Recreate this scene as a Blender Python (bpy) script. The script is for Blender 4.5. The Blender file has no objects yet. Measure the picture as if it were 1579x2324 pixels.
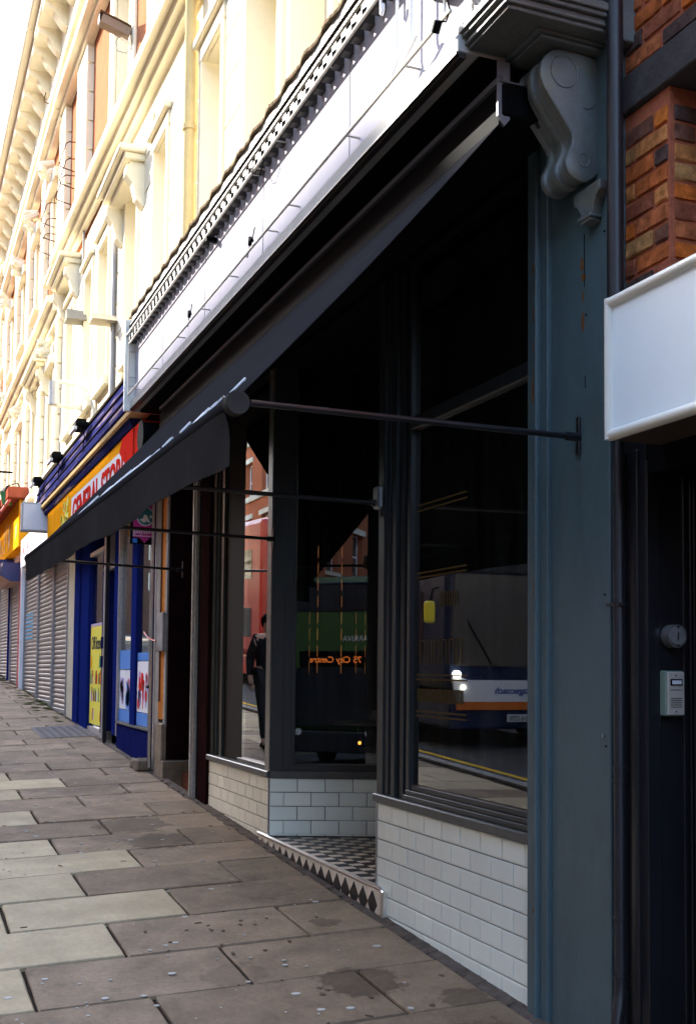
import bpy, math, random
from mathutils import Vector, Matrix
random.seed(7)
rnd = random.random
R = math.radians

# ------------------------------------------------------------------ camera, sky, sun, exposure
S = bpy.context.scene
COL = S.collection
cd = bpy.data.cameras.new('camera'); cam = bpy.data.objects.new('camera', cd); COL.objects.link(cam); S.camera = cam
cd.sensor_fit = 'VERTICAL'; cd.sensor_height = 36.0; cd.lens = 2570.0*36/2324
cd.shift_y = (1378-1162)/2324.0; cd.clip_start = 0.05; cd.clip_end = 600
_y, _p, _r = R(68.3), R(3.18), R(.563)
fw = Vector((-math.sin(_y)*math.cos(_p), math.cos(_y)*math.cos(_p), math.sin(_p)))
r0 = Vector((math.cos(_y), math.sin(_y), 0)); u0 = r0.cross(fw)
rt = math.cos(_r)*r0 + math.sin(_r)*u0; up = -math.sin(_r)*r0 + math.cos(_r)*u0
m = Matrix((rt, up, -fw)).transposed().to_4x4(); m.translation = Vector((4.283, -2.576, 1.4455))
cam.matrix_world = m

SUN_TO = Vector((-.743, -.45, .493)).normalized()
w = bpy.data.worlds.new('World'); S.world = w; w.use_nodes = True
nt = w.node_tree; nt.nodes.clear()
sky = nt.nodes.new('ShaderNodeTexSky'); sky.sky_type = 'NISHITA'; sky.sun_disc = False
sky.sun_elevation = R(29.6); sky.sun_rotation = R(238.8); sky.air_density = 1.0; sky.dust_density = 1.2; sky.ozone_density = 1.0
bg = nt.nodes.new('ShaderNodeBackground'); bg.inputs[1].default_value = 0.15
wo = nt.nodes.new('ShaderNodeOutputWorld')
nt.links.new(sky.outputs[0], bg.inputs[0]); nt.links.new(bg.outputs[0], wo.inputs[0])
sl = bpy.data.lights.new('sun', 'SUN'); sl.energy = 2.2; sl.angle = R(.5); sl.color = (1, .95, .86)
so = bpy.data.objects.new('sun', sl); COL.objects.link(so)
so.rotation_euler = (-SUN_TO).to_track_quat('-Z', 'Y').to_euler(); so.location = (-20, -20, 25)
S.view_settings.view_transform = 'Standard'; S.view_settings.look = 'None'
S.view_settings.exposure = 3.15; S.view_settings.gamma = 1.0; S.view_settings.use_curve_mapping = False
S.render.engine = 'CYCLES'
S.cycles.max_bounces = 8; S.cycles.transparent_max_bounces = 12

# ------------------------------------------------------------------ materials
MATS = {}
def mat(name, col, rough=.6, metal=0., var=0., scale=6., bump=0., bscale=40., col2=None, thr=None, objvar=0., spec=.5, emit=None, estr=0., stretch=None, huevar=0., stains=None, spots=None, hstreak=0.):
    """principled material: base colour, noise variation, optional patches of col2, per-object variation, fine relief"""
    mt = bpy.data.materials.new(name); mt.use_nodes = True; n = mt.node_tree; b = n.nodes['Principled BSDF']; L = n.links.new
    if rough >= .6 and metal == 0 and spec == .5: spec = 0.
    b.inputs['Roughness'].default_value = rough; b.inputs['Metallic'].default_value = metal
    b.inputs['Specular IOR Level'].default_value = spec
    geo = n.nodes.new('ShaderNodeNewGeometry'); mp = n.nodes.new('ShaderNodeMapping')
    L(geo.outputs['Position'], mp.inputs[0])
    if stretch: mp.inputs['Scale'].default_value = stretch
    cur = n.nodes.new('ShaderNodeRGB'); cur.outputs[0].default_value = (*col, 1); out = cur.outputs[0]
    def noise(sc, det=6, rg=.6):
        t = n.nodes.new('ShaderNodeTexNoise'); t.inputs['Scale'].default_value = sc; t.inputs['Detail'].default_value = det
        t.inputs['Roughness'].default_value = rg; L(mp.outputs[0], t.inputs['Vector']); return t
    def mul(out, fac_socket, lo, hi):
        mr = n.nodes.new('ShaderNodeMapRange'); L(fac_socket, mr.inputs[0]); mr.inputs[1].default_value = .25; mr.inputs[2].default_value = .75
        mr.inputs[3].default_value = lo; mr.inputs[4].default_value = hi
        mx = n.nodes.new('ShaderNodeVectorMath'); mx.operation = 'SCALE'; L(out, mx.inputs[0]); L(mr.outputs[0], mx.inputs['Scale']); return mx.outputs[0]
    if col2:
        t = noise(scale*.6, 8, .65); mr = n.nodes.new('ShaderNodeMapRange'); L(t.outputs[0], mr.inputs[0])
        a = thr or .55; mr.inputs[1].default_value = a; mr.inputs[2].default_value = a+.07
        mx = n.nodes.new('ShaderNodeMix'); mx.data_type = 'RGBA'; L(mr.outputs[0], mx.inputs['Factor']); L(out, mx.inputs['A']); mx.inputs['B'].default_value = (*col2, 1); out = mx.outputs['Result']
    if stains:
        for (sc, a, dark) in stains:
            t = noise(sc, 10, .7); mr = n.nodes.new('ShaderNodeMapRange'); L(t.outputs[0], mr.inputs[0])
            mr.inputs[1].default_value = a; mr.inputs[2].default_value = a+.06; mr.inputs[3].default_value = 1; mr.inputs[4].default_value = dark
            mx = n.nodes.new('ShaderNodeVectorMath'); mx.operation = 'SCALE'; L(out, mx.inputs[0]); L(mr.outputs[0], mx.inputs['Scale']); out = mx.outputs[0]
    if spots:   # soft edged stains at fixed places
        nz = noise(9, 8, .65)
        for (px_, py_, rad_, dark) in spots:
            sx = n.nodes.new('ShaderNodeVectorMath'); sx.operation = 'MULTIPLY'; L(geo.outputs['Position'], sx.inputs[0]); sx.inputs[1].default_value = (1, 1, 0)
            dd = n.nodes.new('ShaderNodeVectorMath'); dd.operation = 'DISTANCE'; L(sx.outputs[0], dd.inputs[0]); dd.inputs[1].default_value = (px_, py_, 0)
            ad = n.nodes.new('ShaderNodeMath'); ad.operation = 'MULTIPLY_ADD'; L(nz.outputs[0], ad.inputs[0]); ad.inputs[1].default_value = rad_*1.6; L(dd.outputs['Value'], ad.inputs[2])
            mr = n.nodes.new('ShaderNodeMapRange'); L(ad.outputs[0], mr.inputs[0]); mr.inputs[1].default_value = rad_*1.66; mr.inputs[2].default_value = rad_*1.86; mr.inputs[3].default_value = dark; mr.inputs[4].default_value = 1
            mx = n.nodes.new('ShaderNodeVectorMath'); mx.operation = 'SCALE'; L(out, mx.inputs[0]); L(mr.outputs[0], mx.inputs['Scale']); out = mx.outputs[0]
    if var:
        out = mul(out, noise(scale).outputs[0], 1-var, 1+var)
        out = mul(out, noise(scale*9, 4, .7).outputs[0], 1-var*.6, 1+var*.6)
    if objvar:
        oi = n.nodes.new('ShaderNodeObjectInfo'); out_ = n.nodes.new('ShaderNodeMapRange'); L(oi.outputs['Random'], out_.inputs[0])
        out_.inputs[3].default_value = 1-objvar; out_.inputs[4].default_value = 1+objvar
        mx = n.nodes.new('ShaderNodeVectorMath'); mx.operation = 'SCALE'; L(out, mx.inputs[0]); L(out_.outputs[0], mx.inputs['Scale']); out = mx.outputs[0]
    L(out, b.inputs['Base Color'])
    if bump:
        t = noise(bscale, 8, .7); bp = n.nodes.new('ShaderNodeBump'); bp.inputs['Strength'].default_value = bump; bp.inputs['Distance'].default_value = .02
        L(t.outputs[0], bp.inputs['Height']); L(bp.outputs[0], b.inputs['Normal'])
    if emit: b.inputs['Emission Color'].default_value = (*emit, 1); b.inputs['Emission Strength'].default_value = estr
    MATS[name] = mt; return mt

def brick_mat(name):
    """fired brick: each brick object gets one of several kiln colours, with soot patches"""
    mt = bpy.data.materials.new(name); mt.use_nodes = True; n = mt.node_tree; b = n.nodes['Principled BSDF']; L = n.links.new
    oi = n.nodes.new('ShaderNodeObjectInfo'); cr = n.nodes.new('ShaderNodeValToRGB'); L(oi.outputs['Random'], cr.inputs[0])
    e = cr.color_ramp; e.interpolation = 'CONSTANT'
    cols = [(.52, .14, .045), (.58, .23, .08), (.20, .09, .06), (.64, .16, .035), (.11, .07, .06), (.50, .15, .06), (.52, .26, .10), (.32, .10, .055), (.66, .19, .04)]
    e.elements[0].color = (*cols[0], 1); e.elements[0].position = 0; e.elements[1].position = 1/9; e.elements[1].color = (*cols[1], 1)
    for i in range(2, 9): el = e.elements.new(i/9); el.color = (*cols[i], 1)
    geo = n.nodes.new('ShaderNodeNewGeometry')
    t = n.nodes.new('ShaderNodeTexNoise'); t.inputs['Scale'].default_value = 22; t.inputs['Detail'].default_value = 8; t.inputs['Roughness'].default_value = .7; L(geo.outputs['Position'], t.inputs['Vector'])
    mr = n.nodes.new('ShaderNodeMapRange'); L(t.outputs[0], mr.inputs[0]); mr.inputs[1].default_value = .35; mr.inputs[2].default_value = .65; mr.inputs[3].default_value = .55; mr.inputs[4].default_value = 1.3
    mx = n.nodes.new('ShaderNodeVectorMath'); mx.operation = 'SCALE'; L(cr.outputs[0], mx.inputs[0]); L(mr.outputs[0], mx.inputs['Scale']); L(mx.outputs[0], b.inputs['Base Color'])
    b.inputs['Roughness'].default_value = .8; b.inputs['Specular IOR Level'].default_value = 0
    bp = n.nodes.new('ShaderNodeBump'); bp.inputs['Strength'].default_value = .6; bp.inputs['Distance'].default_value = .02; L(t.outputs[0], bp.inputs['Height']); L(bp.outputs[0], b.inputs['Normal'])
    MATS[name] = mt; return mt

def glass_mat(name, tint=(.75, .8, .8), gain=2.3, dirt=0.03):
    """window glass: Fresnel mirror over a tinted clear pane with a thin film of dust"""
    mt = bpy.data.materials.new(name); mt.use_nodes = True; n = mt.node_tree; n.nodes.clear(); L = n.links.new
    o = n.nodes.new('ShaderNodeOutputMaterial'); tr = n.nodes.new('ShaderNodeBsdfTransparent'); tr.inputs[0].default_value = (*tint, 1)
    gl = n.nodes.new('ShaderNodeBsdfGlossy'); gl.inputs['Roughness'].default_value = 0.004; gl.inputs[0].default_value = (1, 1, 1, 1)
    fr = n.nodes.new('ShaderNodeFresnel'); fr.inputs[0].default_value = 1.5
    ml = n.nodes.new('ShaderNodeMath'); ml.operation = 'MULTIPLY'; ml.inputs[1].default_value = gain; ml.use_clamp = True; L(fr.outputs[0], ml.inputs[0])
    mx = n.nodes.new('ShaderNodeMixShader'); L(ml.outputs[0], mx.inputs[0]); L(tr.outputs[0], mx.inputs[1]); L(gl.outputs[0], mx.inputs[2])
    df = n.nodes.new('ShaderNodeBsdfDiffuse'); df.inputs[0].default_value = (.5, .5, .48, 1)
    geo = n.nodes.new('ShaderNodeNewGeometry'); mp = n.nodes.new('ShaderNodeMapping'); mp.inputs['Scale'].default_value = (9, 9, .6); L(geo.outputs['Position'], mp.inputs[0])
    t = n.nodes.new('ShaderNodeTexNoise'); t.inputs['Scale'].default_value = 2; t.inputs['Detail'].default_value = 6; L(mp.outputs[0], t.inputs['Vector'])
    mr = n.nodes.new('ShaderNodeMapRange'); L(t.outputs[0], mr.inputs[0]); mr.inputs[1].default_value = .4; mr.inputs[2].default_value = .75; mr.inputs[3].default_value = 0; mr.inputs[4].default_value = dirt
    m2 = n.nodes.new('ShaderNodeMixShader'); L(mr.outputs[0], m2.inputs[0]); L(mx.outputs[0], m2.inputs[1]); L(df.outputs[0], m2.inputs[2])
    L(m2.outputs[0], o.inputs[0]); MATS[name] = mt; return mt

SPOTS = [(-.62, -.55, .20, .52), (-4.1, -.72, .26, .55), (-4.8, -.78, .30, .55), (-.02, -.75, .10, .6), (-1.6, -.35, .08, .6), (-.25, -.2, .12, .6), (-2.4, -.45, .22, .78), (-.95, -1.05, .16, .8), (.25, -.35, .22, .7), (-6.9, -.9, .5, .75), (-3.4, -1.5, .3, .85)]
slab_dark = mat('dark_sandstone', (.215, .157, .105), .75, spec=.12, var=.30, scale=4, bump=.5, bscale=90, objvar=.17, stains=[(1.1, .56, .78), (3.5, .60, .74), (14, .66, .62)], spots=SPOTS)
slab_light = mat('pale_sandstone', (.39, .315, .20), .8, spec=.12, var=.2, scale=4, bump=.4, bscale=70, objvar=.1, stains=[(2.2, .62, .82), (9, .66, .76)])
mortar = mat('dirt_joint', (.035, .027, .021), .95, var=.4, scale=12, bump=.6, bscale=60)
asphalt = mat('asphalt', (.06, .058, .056), .8, spec=.2, var=.25, scale=3, bump=.6, bscale=150)
yellow_paint = mat('road_paint_yellow', (.62, .40, .05), .7, var=.2, scale=20)
white_paint = mat('road_paint_white', (.7, .7, .66), .7, var=.2, scale=20)
kerbstone = mat('kerb_granite', (.27, .26, .24), .8, var=.2, scale=10)
cream = mat('cream_masonry_paint', (.87, .79, .60), .8, var=.05, scale=1.5, bump=.15, bscale=25)
cream2 = mat('cream_stucco', (.86, .78, .59), .8, var=.05, scale=1.5, bump=.2, bscale=20)
groovem = mat('joint_shadowed_mortar', (.40, .27, .12), .9)
terracotta = mat('salmon_painted_brick', (.40, .17, .09), .8, var=.12, scale=3, bump=.3, bscale=40)
ledgew = mat('dusty_white_ledge', (.46, .45, .43), .6, var=.08, scale=6, stains=[(9, .66, .8)])
white = mat('white_gloss_paint', (.80, .79, .80), .45, var=.03, scale=3)
signwhite = mat('white_sign_panel', (.46, .445, .49), .7, var=.05, scale=1.2, stretch=(5, 5, .5))
acrylic = mat('white_acrylic_panel', (.80, .86, .88), .3, var=.02, scale=2)
signframe = mat('cream_aluminium_frame', (.74, .72, .64), .4)
lead = mat('weathered_lead', (.16, .12, .08), .7, var=.4, scale=15, bump=.5, bscale=50)
bronze = mat('dark_bronze_paint', (.032, .025, .020), .5, var=.25, scale=20)
slate = mat('slate_grey_gloss', (.019, .022, .025), .38, var=.2, scale=8, stretch=(1, 1, .3))
sillm = mat('grey_metal_sill', (.075, .075, .072), .38, var=.2, scale=12)
black = mat('black_paint', (.0035, .0035, .004), .8, var=.3, scale=5, spec=.06)
blackg = mat('black_gloss_paint', (.013, .013, .016), .28, var=.3, scale=5, stretch=(1, 1, .2))
fabric = mat('black_awning_canvas', (.020, .020, .0225), .75, spec=.0, var=.12, scale=4, bump=.1, bscale=300, stretch=(.5, 2, 2))
valm = mat('charcoal_valance_canvas', (.030, .029, .030), .9, spec=0, var=.12, scale=5, bump=.15, bscale=250)
wht = mat('white_print', (.8, .8, .8), .8, spec=0)
steel = mat('dull_steel', (.35, .35, .36), .35, metal=.8, var=.15, scale=30)
capgrey = mat('grey_end_cap', (.055, .052, .048), .6, var=.2, scale=20)
chrome = mat('chrome_trim', (.85, .83, .80), .3, metal=1.0)
tilem = mat('white_glazed_tile', (.84, .90, .83), .14, var=.03, scale=5, objvar=.04)
tile_warmlit = mat('warm_lit_white_tile', (.88, .85, .70), .16, var=.02, scale=2, objvar=.05)  # the white tile again, with warmer light put into its colour
grout = mat('dark_grey_grout', (.09, .09, .09), .9)
diam_k = mat('black_ceramic', (.022, .018, .018), .35, objvar=.3)
diam_c = mat('cream_ceramic', (.74, .66, .54), .4, var=.1, scale=20)
pilm = mat('grey_green_paint', (.075, .118, .132), .42, var=.2, scale=2.2, bump=.1, bscale=60, stretch=(1, 1, .4), col2=(.085, .115, .118), thr=.56)
rust = mat('rust_stain', (.20, .085, .03), .9, var=.5, scale=60)
conm = mat('console_grey_green_paint', (.13, .145, .14), .42, var=.22, scale=5, bump=.15, bscale=50, col2=(.15, .145, .11), thr=.55)
capm = mat('cornice_grey_paint', (.13, .135, .125), .5, var=.25, scale=5, bump=.2, bscale=30, stretch=(1, 1, 2))
brickm = brick_mat('old_brick')
brickmort = mat('salmon_mortar', (.50, .155, .085), .9, var=.25, scale=14, bump=.8, bscale=60)
lintelm = mat('painted_lintel', (.085, .075, .072), .8, var=.3, scale=9, bump=.5, bscale=50)
pipem = mat('black_iron_pipe', (.014, .013, .017), .42, var=.3, scale=10)
creampipe = mat('cream_drainpipe_paint', (.72, .56, .28), .6, var=.08, scale=4)
maroon = mat('dark_maroon_paint', (.020, .008, .009), .7, var=.3, scale=5)
alum = mat('aluminium', (.50, .47, .44), .4, metal=.5, var=.2, scale=30)
orange = mat('orange_board', (.60, .22, .055), .7, var=.12, scale=6)
greyboard = mat('grey_render', (.33, .31, .29), .8, var=.2, scale=8)
blue = mat('royal_blue_paint', (.009, .018, .13), .6, var=.12, scale=5)
blued = mat('navy_paint', (.010, .014, .085), .6, var=.2, scale=5)
bluebeam = mat('weathered_blue_canopy', (.020, .022, .085), .7, var=.5, scale=3, stretch=(.3, 6, 6), col2=(.17, .13, .16), thr=.54)
tan = mat('tan_timber', (.55, .40, .20), .7, var=.12, scale=8)
yellow = mat('yellow_poster_print', (.78, .70, .04), .5)
amber = mat('amber_sign_print', (.80, .34, .015), .6, var=.08, scale=3)
redp = mat('red_sign_print', (.60, .03, .02), .6)
redpaint = mat('red_paint', (.42, .035, .022), .5, var=.15, scale=5)
pblue = mat('bright_blue_print', (.03, .20, .62), .5)
pwhite = mat('white_poster_print', (.72, .73, .76), .6)
pgreen = mat('green_print', (.05, .30, .10), .5)
ppink = mat('pink_print', (.62, .16, .22), .5)
plilac = mat('lilac_print', (.42, .34, .60), .5)
magenta = mat('magenta_sign', (.48, .02, .22), .45)
teal = mat('teal_sign', (.02, .16, .20), .45)
shutter = mat('galvanised_shutter', (.25, .22, .20), .5, metal=.15, var=.15, scale=5, col2=(.21, .18, .15), thr=.6, spec=.3)
shutrail = mat('shutter_rail', (.30, .29, .29), .45, metal=.4, var=.15, scale=8)
navyshop = mat('navy_shop_box', (.015, .022, .12), .5)
pinkpanel = mat('faded_pink_end_panel', (.62, .44, .38), .7)
wire = mat('rusty_wire', (.10, .055, .035), .7)
camgrey = mat('camera_housing', (.24, .19, .15), .6, var=.1, scale=20)
winframe = mat('cream_sash_paint', (.78, .72, .58), .6)
glass = glass_mat('shop_glass')
glassd = glass_mat('clear_blue_shop_glass', (.55, .6, .62), 1.1, .05)
upglass = mat('dark_room_glass', (.10, .10, .09), .08)
blindg = mat('net_curtain_behind_glass', (.50, .46, .36), .35, var=.1, scale=3)
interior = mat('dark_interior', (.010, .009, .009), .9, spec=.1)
wood = mat('oak_tabletop', (.55, .30, .14), .4, var=.2, scale=12)
goldline = mat('gold_leaf', (.13, .085, .035), .6)
glow = mat('amber_filament', (.4, .12, .02), .5, emit=(1, .34, .10), estr=.032)
glowspot = mat('amber_lamp_lens', (.8, .3, .05), .5, emit=(1, .35, .05), estr=.5)
lcd = mat('amber_led', (.4, .1, .02), .5, emit=(1, .22, .03), estr=.28)
headl = mat('lit_headlamp', (.9, .9, .85), .3, emit=(1, .95, .8), estr=4)
rubber = mat('tyre_rubber', (.02, .02, .02), .8)
buswhite = mat('bus_white', (.72, .73, .72), .3)
busnavy = mat('bus_navy', (.012, .020, .055), .25)
busorange = mat('bus_orange', (.65, .16, .02), .3)
busred = mat('bus_red', (.40, .030, .020), .3)
busgreen = mat('bus_green', (.03, .08, .010), .45)
busteal = mat('bus_teal', (.03, .14, .14), .35)
busglass = mat('bus_window_glass', (.02, .022, .026), .05)
mirryel = mat('yellow_mirror_shell', (.75, .60, .03), .4)
plate = mat('white_number_plate', (.62, .62, .6), .4)
oppbrick = mat('orange_red_brick', (.36, .12, .06), .85, var=.15, scale=4, bump=.3, bscale=30)
oppstone = mat('pale_stone_dressing', (.62, .56, .44), .8, var=.1, scale=5)
opproof = mat('slate_roof', (.07, .07, .08), .8, var=.2, scale=8)
cloth = mat('black_cloth', (.012, .012, .013), .9)
skinm = mat('skin', (.42, .25, .18), .55)
gum = mat('old_chewing_gum', (.46, .44, .40), .8, objvar=.1)
moss = mat('green_moss', (.10, .11, .045), .95, var=.4, scale=20)
rubble = mat('worn_stone_block', (.26, .21, .16), .9, var=.3, scale=10, bump=.6, bscale=30)

# ------------------------------------------------------------------ mesh helpers
WL = {}
def wl(o): return WL.get(o.name, Vector((0, 0, 0)))
class MB:
    def __init__(s): s.v = []; s.f = []
    def add(s, vs, fs):
        b = len(s.v); s.v += [tuple(v) for v in vs]; s.f += [tuple(i+b for i in f) for f in fs]; return s
    def box(s, x0, x1, y0, y1, z0, z1, c=0.):
        if x0 > x1: x0, x1 = x1, x0
        if y0 > y1: y0, y1 = y1, y0
        if z0 > z1: z0, z1 = z1, z0
        c = min(c, (x1-x0)*.45, (y1-y0)*.45, (z1-z0)*.45)
        if c <= 0:
            return s.add([(x, y, z) for x in (x0, x1) for y in (y0, y1) for z in (z0, z1)],
                         [(0, 1, 3, 2), (4, 6, 7, 5), (0, 4, 5, 1), (2, 3, 7, 6), (0, 2, 6, 4), (1, 5, 7, 3)])
        vs = []; idx = {}
        X = (x0, x1); Y = (y0, y1); Z = (z0, z1)
        def sg(a): return 1 if a == 0 else -1
        for a in (0, 1):
            for b in (0, 1):
                for d in (0, 1):
                    idx[(a, b, d, 'x')] = len(vs); vs.append((X[a], Y[b]+sg(b)*c, Z[d]+sg(d)*c))
                    idx[(a, b, d, 'y')] = len(vs); vs.append((X[a]+sg(a)*c, Y[b], Z[d]+sg(d)*c))
                    idx[(a, b, d, 'z')] = len(vs); vs.append((X[a]+sg(a)*c, Y[b]+sg(b)*c, Z[d]))
        fs = []
        for a in (0, 1): fs.append([idx[(a, b, d, 'x')] for b, d in ((0, 0), (1, 0), (1, 1), (0, 1))][::(1 if a else -1)])
        for b in (0, 1): fs.append([idx[(a, b, d, 'y')] for a, d in ((0, 0), (0, 1), (1, 1), (1, 0))][::(1 if b else -1)])
        for d in (0, 1): fs.append([idx[(a, b, d, 'z')] for a, b in ((0, 0), (1, 0), (1, 1), (0, 1))][::(1 if d else -1)])
        for a in (0, 1):
            for b in (0, 1): fs.append([idx[(a, b, 0, 'x')], idx[(a, b, 1, 'x')], idx[(a, b, 1, 'y')], idx[(a, b, 0, 'y')]])
            for d in (0, 1): fs.append([idx[(a, 0, d, 'x')], idx[(a, 1, d, 'x')], idx[(a, 1, d, 'z')], idx[(a, 0, d, 'z')]])
        for b in (0, 1):
            for d in (0, 1): fs.append([idx[(0, b, d, 'y')], idx[(1, b, d, 'y')], idx[(1, b, d, 'z')], idx[(0, b, d, 'z')]])
        for a in (0, 1):
            for b in (0, 1):
                for d in (0, 1): fs.append([idx[(a, b, d, k)] for k in 'xyz'])
        return s.add(vs, fs)
    def obox(s, o, a, b, c):
        o, a, b, c = map(Vector, (o, a, b, c))
        return s.add([o+i*a+j*b+k*c for i in (0, 1) for j in (0, 1) for k in (0, 1)],
                     [(0, 1, 3, 2), (4, 6, 7, 5), (0, 4, 5, 1), (2, 3, 7, 6), (0, 2, 6, 4), (1, 5, 7, 3)])
    def hexa(s, p):  # 8 pts: bottom 4, top 4
        return s.add(p, [(3, 2, 1, 0), (4, 5, 6, 7), (0, 1, 5, 4), (1, 2, 6, 5), (2, 3, 7, 6), (3, 0, 4, 7)])
    def prism(s, poly, axis, a0, a1):
        """poly in the two other axes (order xyz minus axis), extruded a0..a1"""
        n = len(poly)
        def pt(p, a): 
            if axis == 'x': return (a, p[0], p[1])
            if axis == 'y': return (p[0], a, p[1])
            return (p[0], p[1], a)
        return s.add([pt(p, a0) for p in poly]+[pt(p, a1) for p in poly],
                     [tuple(range(n))[::-1], tuple(range(n, 2*n))]+[(i, (i+1) % n, n+(i+1) % n, n+i) for i in range(n)])
    def tube(s, pts, r, n=8, cap=True, r2=None):
        pts = [Vector(p) for p in pts]; rings = []
        b = len(s.v); prev = None
        for i, p in enumerate(pts):
            d = (pts[min(i+1, len(pts)-1)]-pts[max(i-1, 0)]).normalized()
            ref = Vector((0, 0, 1)) if abs(d.z) < .9 else Vector((1, 0, 0))
            if prev is None: a = d.cross(ref).normalized()
            else: a = (prev-d*prev.dot(d)).normalized()
            prev = a; c = d.cross(a)
            rr = r if r2 is None else r+(r2-r)*i/(len(pts)-1)
            s.v += [tuple(p+rr*(math.cos(t)*a+math.sin(t)*c)) for t in [2*math.pi*k/n for k in range(n)]]
        for i in range(len(pts)-1):
            for k in range(n): s.f.append((b+i*n+k, b+i*n+(k+1) % n, b+(i+1)*n+(k+1) % n, b+(i+1)*n+k))
        if cap: s.f.append(tuple(range(b, b+n))[::-1]); s.f.append(tuple(range(b+(len(pts)-1)*n, b+len(pts)*n)))
        return s
    def build(s, name, material, parent=None, smooth=False, origin=None, bevel=0, label=None):
        o0 = Vector(origin) if origin is not None else (wl(parent) if parent else Vector((0, 0, 0)))
        me = bpy.data.meshes.new(name); me.from_pydata([tuple(Vector(v)-o0) for v in s.v], [], s.f); me.update()
        import bmesh
        bm = bmesh.new(); bm.from_mesh(me); bmesh.ops.recalc_face_normals(bm, faces=bm.faces); bm.to_mesh(me); bm.free()
        if smooth:
            me.shade_smooth()
            try: me.set_sharp_from_angle(angle=R(38))
            except Exception: pass
        me.materials.append(material)
        o = bpy.data.objects.new(name, me); COL.objects.link(o)
        if parent: o.parent = parent; o.location = o0-wl(parent)
        else: o.location = o0
        WL[o.name] = o0.copy()
        if bevel:
            bv = o.modifiers.new('bevel', 'BEVEL'); bv.width = bevel; bv.segments = 2; bv.limit_method = 'ANGLE'; bv.angle_limit = R(40)
        if label: o['label'] = label
        return o
def thing(name, label, cat, loc=(0, 0, 0), group=None):
    o = bpy.data.objects.new(name, None); o.empty_display_size = .1; COL.objects.link(o); o.location = loc; WL[o.name] = Vector(loc)
    o['label'] = label; o['category'] = cat
    if group: o['group'] = group
    return o
def tag(o, label, cat, group=None):
    o['label'] = label; o['category'] = cat
    if group: o['group'] = group
    return o
def kind(o, k='structure'): o['kind'] = k; return o
def inst(mesh, name, loc, parent=None, rot=None, scale=None, material=None):
    o = bpy.data.objects.new(name, mesh); COL.objects.link(o)
    pl = wl(parent) if parent else Vector((0, 0, 0))
    o.location = Vector(loc)-pl; o.parent = parent
    if rot: o.rotation_euler = rot
    if scale: o.scale = scale
    if material:
        o.material_slots[0].link = 'OBJECT'; o.material_slots[0].material = material
    return o
def copy_tree(o, loc=None, parent=None, label=None):
    c = o.copy(); COL.objects.link(c)
    if parent: c.parent = parent
    if loc is not None: c.location = loc; WL[c.name] = Vector(loc)
    if label: c['label'] = label
    for ch in [x for x in bpy.data.objects if x.parent == o]: copy_tree(ch, None, c)
    return c
def text(name, s, size, material, parent, origin, xdir, updir, extrude=.003, width=None, align='LEFT', bold=0.):
    """lettering as a mesh: baseline start at origin, running along xdir"""
    cu = bpy.data.curves.new(name, 'FONT'); cu.body = s; cu.size = size; cu.extrude = extrude; cu.align_x = align; cu.offset = bold
    cu.resolution_u = 3
    t = bpy.data.objects.new(name, cu); COL.objects.link(t); bpy.context.view_layer.update()
    me = bpy.data.meshes.new_from_object(t.evaluated_get(bpy.context.evaluated_depsgraph_get())); bpy.data.objects.remove(t)
    X = Vector(xdir).normalized(); U = Vector(updir).normalized(); N = X.cross(U)
    k = 1.
    if width:
        xs = [v.co.x for v in me.vertices]; k = width/(max(xs)-min(xs))
    M = Matrix((X, U, N)).transposed().to_4x4()
    me.transform(Matrix.Diagonal((k, 1, 1, 1))); me.transform(M)
    me.materials.clear(); me.materials.append(material)
    o = bpy.data.objects.new(name, me); COL.objects.link(o); o.parent = parent
    o.location = Vector(origin)-(wl(parent) if parent else Vector((0, 0, 0)))
    return o

def g(x, y=0.): return -.047*x + (.03*y if y < 0 else 0.)

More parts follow.
